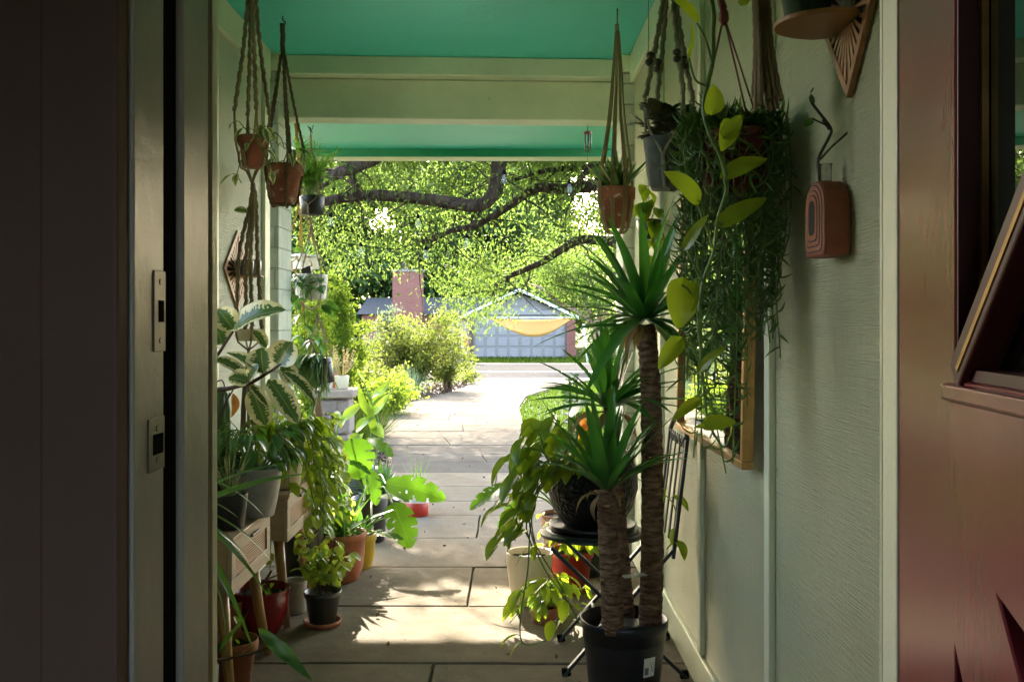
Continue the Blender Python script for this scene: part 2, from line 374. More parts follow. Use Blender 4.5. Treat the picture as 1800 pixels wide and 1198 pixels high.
M['plywood_dark'] = mat('dark_stained_plywood', (.16, .065, .025), .45, .2, 6)
M['burn'] = mat('laser_burnt_edge', (.02, .012, .008), .7, .2)
M['iron'] = mat('green_black_iron', (.018, .032, .03), .45, .25, 30, 80, .001)
def canemat():
    m, nt, b, o = new_mat('woven_cane')
    t = nt.nodes.new('ShaderNodeTexCoord'); mp = nt.nodes.new('ShaderNodeMapping'); nt.links.new(t.outputs['Object'], mp.inputs[0])
    w1 = N(nt, 'TexWave', Scale=38, Distortion=1.5); w1.bands_direction = 'Y'; w2 = N(nt, 'TexWave', Scale=38, Distortion=1.5); w2.bands_direction = 'Z'
    nt.links.new(mp.outputs[0], w1.inputs[0]); nt.links.new(mp.outputs[0], w2.inputs[0])
    mu = N(nt, 'Math', operation='MAXIMUM'); nt.links.new(w1.outputs['Fac'], mu.inputs[0]); nt.links.new(w2.outputs['Fac'], mu.inputs[1])
    f = ramp(nt, mu.outputs[0], [(.45, 0), (.8, 1)]); nt.links.new(mixc(nt, f, (.12, .05, .02), (.50, .31, .16)), b.inputs['Base Color'])
    b.inputs['Roughness'].default_value = .6; bump(nt, mu.outputs[0], .8, .004, b); return m
M['cane'] = canemat()
def ropemat(name, c, sc=220):
    m, nt, b, o = new_mat(name)
    t = nt.nodes.new('ShaderNodeTexCoord'); mp = nt.nodes.new('ShaderNodeMapping'); mp.inputs['Rotation'].default_value = (0, 0, .6); nt.links.new(t.outputs['UV'], mp.inputs[0])
    w = N(nt, 'TexWave', Scale=sc / 3, Distortion=1); w.bands_direction = 'Y'; nt.links.new(mp.outputs[0], w.inputs[0])
    nt.links.new(mixc(nt, w.outputs['Fac'], tuple(x * .5 for x in c), c), b.inputs['Base Color']); b.inputs['Roughness'].default_value = .9
    bump(nt, w.outputs['Fac'], .8, .003, b); return m
M['jute'] = ropemat('jute_cord', (.62, .47, .23)); M['brown_rope'] = ropemat('brown_cord', (.32, .22, .13))
M['tan_rope'] = ropemat('tan_cord', (.60, .45, .26)); M['grey_rope'] = ropemat('grey_cotton_cord', (.55, .50, .36))
M['yellow_rope'] = ropemat('orange_cord', (.60, .30, .03)); M['bead'] = mat('dark_wood_bead', (.06, .035, .02), .4, .2)
M['bamboo'] = mat('bamboo', (.5, .36, .16), .4, .2, 12); M['hookmetal'] = mat('dark_hook_steel', (.05, .045, .04), .4, .2, metal=.8)
M['red_plastic'] = mat('brick_red_plastic', (.20, .035, .03), .4, .15)
def barkmat(name, a, b_, sc=14, st=(1, 1, .35), bd=.03):
    m, nt, b, o = new_mat(name); vec = coords(nt, st); n = nz(nt, sc, 8, .7, vec); n2 = N(nt, 'TexVoronoi', Scale=sc * 1.6); nt.links.new(vec, n2.inputs['Vector'])
    f = ramp(nt, n, [(.35, 0), (.68, 1)]); nt.links.new(mixc(nt, f, a, b_), b.inputs['Base Color']); b.inputs['Roughness'].default_value = .95; b.inputs['Specular IOR Level'].default_value = .1
    ad = N(nt, 'Math', operation='ADD'); nt.links.new(n, ad.inputs[0]); nt.links.new(n2.outputs['Distance'], ad.inputs[1]); bump(nt, ad.outputs[0], 1, bd, b); return m
M['bark'] = barkmat('tree_bark', (.018, .012, .009), (.085, .062, .045), 16)
M['bark_pale'] = barkmat('pale_bark', (.16, .11, .08), (.36, .28, .22), 8)
M['cane_trunk'] = barkmat('yucca_trunk', (.07, .038, .022), (.31, .19, .11), 22, (1, 1, 3.2), .012)
M['stem_green'] = mat('green_stem', (.12, .22, .03), .5, .2); M['stem_dark'] = mat('dark_stem', (.05, .045, .02), .6, .3)
M['stem_brown'] = mat('woody_stem', (.10, .055, .03), .7, .3, 30)
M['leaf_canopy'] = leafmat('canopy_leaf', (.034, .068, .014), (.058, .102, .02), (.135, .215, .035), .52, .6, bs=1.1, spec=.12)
M['leaf_back'] = leafmat('far_tree_leaf', (.05, .085, .02), (.08, .12, .03), (.18, .24, .04), .4, .6, spec=.12)
M['leaf_dark'] = leafmat('dark_tree_leaf', (.045, .085, .025), (.075, .125, .035), (.14, .22, .04), .4, .6, spec=.12)
M['leaf_lime'] = leafmat('lime_bush_leaf', (.075, .13, .012), (.11, .17, .018), (.22, .32, .025), .5, .5, spec=.12)
M['leaf_shrub'] = leafmat('yellow_shrub_leaf', (.05, .07, .012), (.085, .105, .02), (.13, .165, .025), .45, .6, spec=.12)
M['leaf_silver'] = leafmat('silver_sage_leaf', (.06, .085, .055), (.09, .12, .08), (.11, .15, .09), .4, .7, spec=.12)
M['grass_blue'] = leafmat('blue_grass', (.11, .17, .12), (.16, .22, .15), (.2, .28, .14), .35, .6, spec=.12)
M['grass'] = leafmat('lawn_blade', (.020, .042, .004), (.036, .066, .006), (.048, .085, .008), .4, .7, spec=.05)
M['leaf_monstera'] = leafmat('monstera_leaf', (.035, .11, .012), (.06, .15, .018), (.11, .25, .012), .42, .34, rib=(.16, .28, .06), ribw=.03)
M['leaf_ginger'] = leafmat('ginger_leaf', (.08, .17, .02), (.13, .22, .03), (.26, .40, .03), .45, .35, rib=(.25, .36, .08), ribw=.03)
M['leaf_pothos'] = leafmat('pothos_leaf', (.10, .22, .018), (.17, .28, .025), (.42, .58, .02), .5, .32, rib=(.2, .3, .05), ribw=.03)
M['leaf_neon'] = leafmat('golden_pothos_leaf', (.12, .21, .012), (.18, .27, .016), (.50, .60, .02), .5, .35, rib=(.2, .3, .04), ribw=.03)
M['leaf_round'] = leafmat('round_trailing_leaf', (.14, .25, .025), (.26, .35, .05), (.52, .66, .06), .5, .35)
M['leaf_deep'] = leafmat('deep_green_leaf', (.035, .10, .028), (.06, .14, .035), (.12, .30, .03), .35, .3, rib=(.09, .16, .05), ribw=.03)
M['leaf_yucca'] = leafmat('yucca_leaf', (.028, .105, .02), (.06, .17, .034), (.11, .40, .03), .4, .28, rib=(.07, .16, .03), ribw=.05)
M['leaf_dry'] = leafmat('dry_brown_leaf', (.20, .12, .05), (.32, .20, .09), (.4, .25, .08), .35, .7)
M['leaf_orange'] = leafmat('orange_dry_leaf', (.45, .17, .03), (.5, .24, .05), (.7, .3, .05), .45, .6)
M['leaf_ficus'] = leafmat('variegated_ficus_leaf', (.035, .085, .025), (.06, .11, .03), (.10, .22, .03), .3, .25, rib=(.42, .40, .22), ribw=.025, edge=(.72, .66, .36), edgew=.64)
M['leaf_hoya'] = leafmat('cream_edged_leaf', (.06, .11, .03), (.10, .15, .04), (.2, .3, .05), .35, .3, edge=(.5, .5, .25), edgew=.6)
M['leaf_fish'] = leafmat('fishhook_leaf', (.07, .15, .03), (.14, .235, .05), (.26, .46, .06), .35, .35)
M['leaf_purple'] = leafmat('dark_bronze_leaf', (.05, .065, .035), (.11, .085, .05), (.12, .14, .04), .25, .35)
M['leaf_palm'] = leafmat('palm_leaflet', (.05, .13, .018), (.09, .19, .02), (.24, .5, .03), .45, .4)
M['leaf_strap'] = leafmat('strap_leaf', (.03, .10, .02), (.07, .17, .03), (.18, .42, .03), .4, .28, rib=(.12, .22, .05), ribw=.04)
def bulbmat():
    m, nt, b, o = new_mat('clear_bulb'); b.inputs['Base Color'].default_value = (.9, .92, .88, 1); b.inputs['Roughness'].default_value = .05; tr = nt.nodes.new('ShaderNodeBsdfTransparent'); mx = nt.nodes.new('ShaderNodeMixShader'); mx.inputs[0].default_value = .07
    nt.links.new(tr.outputs[0], mx.inputs[1]); nt.links.new(b.outputs[0], mx.inputs[2]); nt.links.new(mx.outputs[0], o.inputs[0]); return m
M['bulb'] = bulbmat(); M['label'] = mat('paper_label', (.62, .62, .56), .6, .06); M['print'] = mat('label_print', (.16, .16, .16), .7, .1)
M['sail'] = leafmat('amber_shade_cloth', (.38, .20, .015), (.38, .20, .015), (.5, .28, .03), .5, .7)
M['garage'] = mat('grey_painted_panel', (.24, .215, .19), .8, .06, 2, spec=.08)
M['siding'] = mat('grey_siding', (.28, .255, .24), .8, .06, 2, spec=.08); M['roofing'] = mat('grey_shingle', (.10, .095, .09), .95, .25, 10, 30, .01, spec=.03)
M['fence_wood'] = mat('weathered_boards', (.34, .29, .24), .85, .3, 4, stretch=(6, 6, .5)); M['dark_wood'] = mat('dark_post_wood', (.09, .055, .04), .8, .3)
M['rock'] = mat('field_stone', (.27, .22, .19), .85, .35, 5, 25, .02, 1., col2=(.14, .11, .10)); M['slab'] = mat('cap_stone', (.34, .27, .22), .85, .3, 6, 30, .01, 1.)
M['white_paint'] = mat('white_paint', (.7, .7, .68), .5, .08); M['red_paint'] = mat('red_sign_paint', (.5, .04, .04), .5, .1)
rnd = random.Random(7); random.seed(7)

# ================================================================ SETTING
def sheet(name, left, right, Ys, m, dz):
    b = MB()
    for Y in Ys:
        b.add((left(Y), Y, gz(Y) + dz)); b.add((right(Y), Y, gz(Y) + dz))
    for i in range(len(Ys) - 1): b.f.append((2 * i, 2 * i + 1, 2 * i + 3, 2 * i + 2))
    return tag(b.build(name, m), kind='structure')
sheet('ground', lambda Y: -260, lambda Y: 260, [-30, 0, 8, 20, 38, 52, 90, 400], M['lawn'], -.06)
LX = ([8.0, 8.8, 10.5, 12.8, 15.2, 17.3, 20.7, 24, 25.5], [-1.0, -1.08, -1.46, -1.8, -1.79, -1.42, -.97, -1.06, -1.6])
RX = ([8.0, 8.8, 11.2, 14.8, 17.7, 22.8, 25.5], [.40, .30, .12, .10, .26, 1.34, 2.6])
pl = lambda Y: float(np.interp(Y, *LX)); pr = lambda Y: float(np.interp(Y, *RX))
sheet('path_bed', lambda Y: pl(Y) - .02, lambda Y: pr(Y) + .02, list(np.linspace(7.7, 25.6, 40)), M['joint'], -.035)
tag(MB().box((-1.35, 1.3, -.2), (.75, 7.7, -.022)).build('porch_base', M['joint']), kind='structure')
def slabs(name, rows, lf, rf, m, gap, seed, splits):
    rg = random.Random(seed); b = MB()
    for i in range(len(rows) - 1):
        y0, y1 = rows[i] + gap * (1 if rows[i] < 8 else 2.2), rows[i + 1]; n = splits(i) if callable(splits) else splits
        cuts = sorted([0, 1] + ([s + rg.uniform(-.1, .1) for s in ([k / n for k in range(1, n)])]))
        if name == 'porch_floor' and i in FC: cuts = FC[i]
        for k in range(len(cuts) - 1):
            a, c = cuts[k], cuts[k + 1]; dz = rg.uniform(-.002, .002); g2 = gap * .8 if rows[i] < 8 else .006
            pts = []
            for Y, rev in ((y0, 0), (y1, 1)):
                xl, xr = lf(Y), rf(Y); w = xr - xl; e = rg.uniform(-.006, .006)
                q = [(xl + a * w + (g2 if a > 0 else 0), Y + e, gz(Y) + dz), (xl + c * w, Y + rg.uniform(-.006, .006), gz(Y) + dz)]
                pts += q if not rev else q[::-1]
            # finely cut outline so that the joints wander
            ring = []
            for q in range(4):
                p, r_ = V(pts[q]), V(pts[(q + 1) % 4]); m_ = 7
                for t in range(m_):
                    v = p.lerp(r_, t / m_)
                    if t: v += V((noise.noise(v * 3.1) * .006, noise.noise(v * 2.7 + V((9, 0, 0))) * .007, 0))
                    ring.append(v)
            b.prism([v - V((0, 0, .03)) for v in ring], (0, 0, .03))
    return tag(b.build(name, m, bevel=.004), kind='structure')
FC = {0: [0, .52, 1], 1: [0, 1], 2: [0, .565, 1], 3: [0, 1], 4: [0, .56, 1], 5: [0, 1]}
slabs('porch_floor', [2.3, 3.4, 4.08, 4.73, 5.37, 6.0, 6.48, 7.05, 7.7], lambda Y: -1.3, lambda Y: .66, M['floor'], .012, 3, lambda i: 1 + i % 2)
rows = [7.7, 8.3, 8.9, 9.6, 10.3, 11.0, 11.8, 12.6, 13.4, 14.3, 15.3, 16.4, 17.5, 18.7, 20, 21.4, 23, 24.4, 25.6]
slabs('garden_path', rows, pl, pr, M['path'], .014, 5, lambda i: 1 + i % 2)
sheet('mulch_bed', lambda Y: -4.5 + .5 * math.sin(Y), lambda Y: pl(Y) - .02, list(np.linspace(7.9, 23.4, 30)), M['mulch'], -.028)
sheet('road', lambda Y: -120, lambda Y: 120, [25.6, 30, 34, 38], M['road'], -.02)
sheet('road_line', lambda Y: -120, lambda Y: 120, [30.4, 30.75], M['white_paint'], -.016)
sheet('driveway', lambda Y: -3.5, lambda Y: 3.2, [38, 41], M['path'], -.012)
# ---- lawn blades and mulch chips: nobody could count them
def blades(name, m, xr, yr, n, h, keep, seed, kind='stuff', w=.012):
    rg = np.random.default_rng(seed); X = rg.uniform(*xr, n); Y = rg.uniform(yr[0] ** .5, yr[1] ** .5, n) ** 2
    k = np.array([keep(x, y) for x, y in zip(X, Y)]); X, Y = X[k], Y[k]; n = len(X)
    z = np.array([gz(y) for y in Y]) - .06; a = rg.uniform(0, 6.28, n); l = rg.uniform(.5, 1.3, n) * h; tx, ty = rg.normal(size=(2, n)) * .35 * l
    b0 = np.stack([X - np.cos(a) * w, Y - np.sin(a) * w, z], 1); b1 = np.stack([X + np.cos(a) * w, Y + np.sin(a) * w, z], 1); t = np.stack([X + tx, Y + ty, z + l], 1)
    v = np.stack([b0, b1, t], 1).reshape(-1, 3)
    me = bpy.data.meshes.new(name); me.from_pydata(v.tolist(), [], [(3 * i, 3 * i + 1, 3 * i + 2) for i in range(n)])
    return tag(link(name, me, m, None, False), kind=kind)
tag(blades('lawn_grass', M['grass'], (-.1, 7), (8.6, 26), 26000, .085, lambda x, y: x > pr(y) + .01, 1), 'bright green lawn beside the curved stone path', 'grass')
tag(blades('verge_grass', M['grass'], (-9, 9), (41, 50.5), 9000, .16, lambda x, y: True, 2, w=.03), 'sunlit strip of grass in front of the grey garage', 'grass')
rg = np.random.default_rng(4); cp = []
for _ in range(5200):
    Y = rg.uniform(8.2 ** .5, 22.5 ** .5) ** 2; cp.append((pl(Y) - .03 - abs(rg.normal()) * .8, Y, gz(Y) - .01 + rg.uniform(0, .05)))
rg = np.random.default_rng(44); lp = []
for _ in range(110):
    Y = rg.uniform(2.9, 16); a = rg.choice((0, 1)); w_ = abs(rg.normal()) * .28; lp.append((-.75 + w_ if a else .45 - w_, Y, .004 + gz(Y))) if Y < 7.7 else lp.append((rg.uniform(pl(Y), pr(Y)), Y, gz(Y) + .004))
M['litter'] = mat('dead_leaf', (.16, .09, .04), .9, .4, 20)
tag(leaf_cloud('leaf_litter', lp, .022, M['litter'], None, 0, .5, 12), 'small dead leaves and crumbs scattered along the paving', 'leaf litter', kind='stuff')
o = leaf_cloud('mulch_chips', cp, .07, M['mulch'], None, 0, .4, 3); tag(o, 'brown bark mulch scattered over the bed left of the path', 'mulch', kind='stuff')

# ================================================================ THE PORCH HOUSE
house = T('porch_house', 'pale green board walled house whose open porch has a teal ceiling', 'house', (0, 1.3, 0))
XL, XR, ZC = -1.23, .624, 2.557
b = MB()
rw = MB().box((XR, 1.252, -.2), (XR + .14, 4.93, 2.62)).build('side_wall', M['wall'], house)
for Y in (1.47, 2.31, 3.15, 3.99): MB().box((XR - .017, Y - .0225, 0.12), (XR, Y + .0225, 2.42)).build('batten', M['trim'], rw, bevel=.003)
MB().box((XR - .018, 1.31, .0), (XR, 4.9, .118)).build('baseboard', M['trim'], rw, bevel=.004)
MB().box((XR - .024, 1.31, 2.416), (XR, 4.92, 2.556)).build('cornice_board', M['trim'], rw, bevel=.004)
q = MB()
for a, c_ in (((1.30, -.2), (4.86, 1.15)), ((1.30, 2.30), (4.86, 2.62)), ((1.30, 1.1505), (2.25, 2.2995)), ((3.1, 1.1505), (4.86, 2.2995))): q.box((XL - .14, a[0], a[1]), (XL, c_[0], c_[1]))
M['wall_left'] = paintmat('lit_green_paint', (.84, .85, .69), .4)  # the wall paint made lighter: this side's stronger light put into its colour
lw = q.build('side_wall', M['wall_left'], house)                      # with an unseen opening added to let sky light into the porch
for Y in (3.2, 3.98): MB().box((XL, Y - .0225, .12), (XL + .017, Y + .0225, 2.42)).build('batten', M['trim'], lw, bevel=.003)
MB().box((XL, 4.745, .12), (XL + .02, 4.84, 2.42)).build('batten', M['trim'], lw, bevel=.003)
MB().box((XL, 1.31, 0), (XL + .018, 4.84, .118)).build('baseboard', M['trim'], lw, bevel=.004)
MB().box((XL, 1.31, 2.416), (XL + .024, 4.84, 2.556)).build('cornice_board', M['trim'], lw, bevel=.004)
MB().hexa([(-2.6, -2.6), (2.2, -2.6), (2.2, 1.3), (.85, 1.3), (.85, 7.62), (-1.7, 7.62), (-1.7, 1.3), (-2.6, 1.3)], 2.557, 2.60).build('ceiling', M['teal'], house)
rf = MB().hexa([(-2.9, -2.9), (2.6, -2.9), (2.6, 1.5), (.92, 1.5), (.92, 7.80), (-1.8, 7.80), (-1.8, 1.5), (-2.9, 1.5)], 2.63, 2.78).build('roof', M['roofing'], house)
MB().box((-1.8, 7.805, 2.50), (.92, 7.84, 2.80)).build('fascia', M['trim'], rf)
def beam(name, x0, x1, y0, y1, z0, z1, m, sk=.05):
    s = lambda x: sk * (x + .3)
    return MB().hexa([(x0, y0 + s(x0)), (x1, y0 + s(x1)), (x1, y1 + s(x1)), (x0, y1 + s(x0))], z0, z1).build(name, m, house, bevel=.006)
beam('beam_board', -1.19, .575, 4.96, 5.20, 2.461, 2.556, M['beam'])
beam('beam', -1.19, .575, 5.045, 5.19, 2.254, 2.459, M['beam'])
beam('beam_board', -1.7, -1.385, 4.96, 5.20, 2.30, 2.556, M['beam'])
MB().box((-1.7, 7.62, 2.494), (.85, 7.80, 2.625)).build('rim_beam', M['trim'], house)
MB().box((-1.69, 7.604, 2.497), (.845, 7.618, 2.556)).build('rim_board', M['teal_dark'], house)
c1 = MB().box((-1.36, 4.90, -.05), (-1.182, 5.19, 2.47)).build('column', M['white_brick'], house, bevel=.008)
MB().box((-1.38, 4.875, 2.472), (-1.165, 5.2, 2.556)).build('capital', M['trim'], c1, bevel=.005)
c2 = MB().box((.565, 4.94, -.05), (.78, 5.24, 2.47)).build('column', M['white_brick'], house, bevel=.008)
MB().box((.55, 4.92, 2.472), (.80, 5.26, 2.556)).build('capital', M['trim'], c2, bevel=.005)
# front wall and the room behind the camera
JL, JR = -.391, .474
for xs in ((-2.6, JL - .02, 1.3), (JR + .07, 2.2, 1.24)): MB().box((xs[0], 1.0, -.2), (xs[1], xs[2], 2.556)).build('front_wall', M['wall'], house)
MB().box((JL - .019, 1.0, 2.13), (JR + .069, 1.24, 2.556)).build('front_wall', M['wall'], house)
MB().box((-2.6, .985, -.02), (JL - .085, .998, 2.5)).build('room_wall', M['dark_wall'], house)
MB().box((JR + .12, .985, -.02), (2.2, .998, 2.5)).build('room_wall', M['room'], house)
MB().box((-2.6, -2.6, -.2), (-2.5, .984, 2.55)).build('room_wall', M['room'], house); MB().box((2.1, -2.6, -.2), (2.2, .984, 2.55)).build('room_wall', M['room'], house)
q = MB()                                                        # unseen rear wall of the room, its opening added for fill light
for a, c_ in (((-2.49, -.2), (2.09, .9)), ((-2.49, 2.0), (2.09, 2.55)), ((-2.49, .9005), (-.6, 1.9995)), ((.6, .9005), (2.09, 1.9995))): q.box((a[0], -2.6, a[1]), (c_[0], -2.5, c_[1]))
q.build('room_wall', M['room'], house); MB().box((-2.49, -2.49, 2.45), (2.09, .98, 2.54)).build('room_ceiling', M['room'], house)
MB().box((-2.49, -2.49, -.2), (2.09, .98, -.03)).build('room_floor', M['roomfloor'], house)
MB().box((JL - .0, 1.0, -.15), (JR, 1.3, -.005)).build('threshold', M['jamb'], house)
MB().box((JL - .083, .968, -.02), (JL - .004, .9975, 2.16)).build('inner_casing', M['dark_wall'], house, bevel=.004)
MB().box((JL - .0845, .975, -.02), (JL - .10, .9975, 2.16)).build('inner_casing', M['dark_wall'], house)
dj = MB().box((JL - .018, 1.0, 0), (JL, 1.087, 2.13)).build('door_jamb', M['jamb'], house, bevel=.003)
MB().box((JL - .016, 1.088, 0), (JL - .006, 1.142, 2.13)).build('weather_strip', M['black'], dj)
MB().box((JL - .018, 1.143, 0), (JL + .002, 1.243, 2.13)).build('door_stop', M['jamb'], dj, bevel=.005)
MB().box((JL - .12, 1.301, 0), (JL - .012, 1.322, 2.2)).build('outer_casing', M['trim'], house)
for z0, z1, y0, y1, hz in ((1.167, 1.256, 1.052, 1.086, .012), (1.037, 1.095, 1.036, 1.083, .011)):
    sp = MB(); sp.box((JL + .0002, y0, z0), (JL + .0022, y1, z1)); s_ = sp.build('strike_plate', M['steel'], dj, bevel=.0008)
    zc = (z0 + z1) / 2; MB().box((JL + .0018, y0 + .012, zc - hz), (JL + .0028, y1 - .006, zc + hz)).build('latch_hole', M['black'], s_)
    for zz in (z0 + .012, z1 - .012): MB().lathe((JL + .0022, (y0 + y1) / 2, zz), [(.0035, -.0006), (.003, .0009)], 10, tilt=__import__('mathutils').Matrix.Rotation(R(90), 3, 'Y')).build('screw', M['steel'], s_)
MB().box((JR, 1.192, 0), (JR + .06, 1.239, 2.13)).build('door_jamb', M['trim'], house, bevel=.003)
MB().box((JR - .0, 1.241, 0), (JR + .11, 1.2505, 2.2)).build('outer_casing', M['trim'], house, bevel=.004)
# ---- open door leaf, seen from its outer face
def cutter(pts, depth):
    q = MB(); q.prism(pts, (depth, 0, 0)); return q
Y1, Y0, X0 = 1.186, .33, JR + .001
dl = MB().box((X0, Y0, .01), (X0 + .045, Y1, 2.12)).build('door', M['door'], house)
def cut(o, c):
    import bmesh
    for q in (o, c):
        bm = bmesh.new(); bm.from_mesh(q.data); bmesh.ops.recalc_face_normals(bm, faces=bm.faces); bm.to_mesh(q.data); bm.free()
    bpy.context.view_layer.update(); m = o.modifiers.new('cut', 'BOOLEAN'); m.object = c; m.operation = 'DIFFERENCE'; m.solver = 'EXACT'
    dg = bpy.context.evaluated_depsgraph_get(); me = bpy.data.meshes.new_from_object(o.evaluated_get(dg)); o.modifiers.clear(); o.data = me
    bpy.data.objects.remove(c)
wz0, wz1, wy1, wy0 = 1.14, 1.98, .995, .45
cut(dl, cutter([(X0 - .02, wy1, wz0), (X0 - .02, wy0, wz0), (X0 - .02, wy0, wz1), (X0 - .02, wy1, wz1)], .2).build('c', None, house))
cut(dl, cutter([(X0 - .02, .886, .947), (X0 - .02, .55, .85), (X0 - .02, .55, .52)], .038).build('c', None, house))
cut(dl, cutter([(X0 - .02, .995, .863), (X0 - .02, .66, .40), (X0 - .02, .995, .12)], .038).build('c', None, house))
W[dl.name] = W[house.name].copy()
bv = dl.modifiers.new('b', 'BEVEL'); bv.width = .002; bv.segments = 1; bv.limit_method = 'ANGLE'
gl = MB().box((X0 + .030, wy0, wz0), (X0 + .036, wy1, wz1)).build('window_pane', M['glass'], dl)
MB().box((X0 + .002, wy1 - .003, wz0 + .001), (X0 + .0295, wy1 - .0005, wz1 - .001)).build('window_bead', M['door_dark'], dl)
MB().box((X0 + .022, wy1 - .012, wz0 + .014), (X0 + .029, wy1 - .004, wz1 - .001)).build('window_bead', M['gold'], dl)
MB().box((X0 + .004, wy0, wz0 + .0005), (X0 + .0295, wy1 - .0035, wz0 + .012)).build('window_bead', M['door_dark'], dl)
MB().bar((X0 + .012, .988, wz0 + .004), (X0 + .012, .62, wz0 + .362), .034, .034, (1, 0, 0)).build('muntin', M['door_dark'], dl, bevel=.003)
MB().bar((X0 - .0055, .974, wz0 + .012), (X0 - .0055, .62, wz0 + .357), .006, .002, (1, 0, 0)).build('muntin', M['gold'], dl)
MB().prism([(X0 - .001, 1.007, wz0 - .003), (X0 - .010, 1.012, wz0 - .005), (X0 - .010, 1.012, wz0 - .020), (X0 - .001, 1.007, wz0 - .024)], (0, -.56, 0)).build('window_sill', M['door'], dl, bevel=.002)

_a = R(-5.5); _p = V((X0, 1.19 - 1.3, 0)); _r = V((_p.x * math.cos(_a) - _p.y * math.sin(_a), _p.x * math.sin(_a) + _p.y * math.cos(_a), 0))
dl.rotation_euler = (0, 0, _a); dl.location = _p - _r              # stands a little short of square

# ---- stone pier beside the porch edge
pc = P(592, 800, 7.45); pier = T('stone_pier', 'low rough stone pier with a flat cap at the left porch edge', 'pier', (pc.x, 7.45, 0))
b = MB(); rg2 = random.Random(5); z = -.05
while z < .60:
    h = rg2.uniform(.10, .16); h = min(h, .62 - z)
    for sx in (0, 1):
        w = rg2.uniform(-.03, .03); xs = (pc.x - .115, pc.x + w - .005) if sx == 0 else (pc.x + w + .005, pc.x + .115)
        b.box((xs[0] + rg2.uniform(-.008, .008), 7.34 - rg2.uniform(0, .015), z + .004), (xs[1] + rg2.uniform(-.008, .008), 7.58, z + h - .004))
    z += h
b.build('shaft', M['rock'], pier, bevel=.016); MB().box((pc.x - .16, 7.29, .624), (pc.x + .15, 7.62, .685)).build('cap', M['slab'], pier, bevel=.01)

# ================================================================ YARD: trees, shrubs, the house across the road
def limb(mb, pts, r0, r1, k=6, n=9):
    q = smooth_path(pts, k); m = len(q)
    mb.tube(q, lerp_list([r0, r1], m), n, rad=lambda i, j: 1 + .16 * noise.noise(V((i * .5, j * 1.3, len(mb.v) % 97))))
    return q
oak = T('shade_tree', 'large shade tree with dark crooked limbs reaching across the top of the view', 'tree', (3.3, 11.5, gz(11.5) - .06))
b = MB(); limb(b, [(3.3, 11.5, -.1), (3.25, 11.5, 1.0), (3.1, 11.4, 2.0), (2.6, 11.2, 3.1), (2.0, 11, 4.4), (1.2, 10.8, 5.6)], .30, .13, n=14); b.build('trunk', M['bark'], oak, True)
def pp(*a): return [P(*q) for q in a]
subs = []
def LB(pts, r0, r1):
    b = MB(); q = limb(b, pts, r0, r1); b.build('limb', M['bark'], oak, True); subs.extend(q)
LB([(1.9, 11, 4.4), (.9, 10.8, 3.7)] + pp((905, 215, 10.5), (880, 268, 10.4), (876, 310, 10.3), (866, 342, 10.3), (838, 361, 10.3), (780, 354, 10.2), (720, 347, 10.2), (660, 343, 10.1), (610, 347, 10), (560, 356, 10)), .10, .048)
LB([(2.6, 11.3, 3.0)] + pp((1180, 300, 11.2), (1085, 315, 11.4), (1035, 328, 11.4), (990, 332, 11.5), (945, 330, 11.6), (910, 352, 11.7), (870, 378, 11.8), (830, 398, 11.9), (795, 405, 12), (760, 422, 12.1), (730, 424, 12.1)), .085, .022)
LB([(3.0, 11.5, 1.9)] + pp((1180, 430, 12), (1070, 424, 12), (1020, 422, 12.2), (985, 440, 12.4), (958, 458, 12.5), (925, 473, 12.7), (895, 486, 12.8), (875, 500, 12.9), (866, 520, 13)), .075, .02)
LB([(.4, 10.8, 4.4)] + pp((720, 225, 9.8), (660, 275, 9.6), (625, 292, 9.5), (590, 306, 9.4), (550, 330, 9.3)), .09, .05)
LB(pp((600, 270, 9.9), (615, 300, 9.9), (624, 325, 9.9), (630, 345, 10)), .045, .03)
LB(pp((1040, 292, 10.9), (1020, 315, 10.9), (1010, 340, 11), (985, 352, 11)), .04, .02)
LB(pp((1120, 288, 11.8), (1060, 292, 11.7), (1000, 296, 11.6), (950, 302, 11.5), (900, 318, 11.4)), .05, .02)
b = MB(); rg2 = random.Random(3); tips = []
for _ in range(95):
    s = rg2.choice(subs); 
    if s.y > 14 or s.z < 1.2: continue
    q = [s]; d = V((rg2.uniform(-1, 1), rg2.uniform(-.7, .9), rg2.uniform(-.6, .7)))
    for _k in range(4): q.append(q[-1] + d * .16); d += V((rg2.uniform(-.5, .5), rg2.uniform(-.5, .5), rg2.uniform(-.55, .2)))
    b.tube(q, [.012, .01, .008, .006, .003], 5, False); tips += q[1:]
tag(b.build('twigs', M['bark'], oak, True), kind='stuff')
def hit(p): t = p[2] / SUN.z; return p[0] - SUN.x * t, p[1] - SUN.y * t
def low(px): return float(np.interp(px, [540, 600, 650, 700, 745, 775, 800, 850, 890, 915, 960, 1010, 1075], [500, 500, 480, 462, 478, 520, 560, 566, 555, 492, 462, 450, 430]))
rgc = np.random.default_rng(21); C = []
def shade_ok(p, rng):
    x, y = hit(p)
    if 3.3 < y < 4.3 and -.8 < x < .5: return False
    if 4.2 < y < 8.6 and -1.5 < x < .9: return rng.random() < SH1
    if 8.6 <= y < 11.5: return rng.random() < .6
    if 11.5 <= y < 25: return rng.random() < .58
    return True
SH1 = .85
for _ in range(1750):                                             # the part of the crown that hangs into view
    Y = rgc.uniform(12.6, 17.5) if rgc.random() < .8 else rgc.uniform(9.6, 12.6); px = rgc.uniform(500, 1130); py = rgc.uniform(150, low(np.clip(px, 540, 1075)))
    if 925 < px < 1010 and 335 < py < 400 and rgc.random() < .75: continue
    p = np.array(P(px, py, Y))
    if shade_ok(p, rgc): C.append(p)
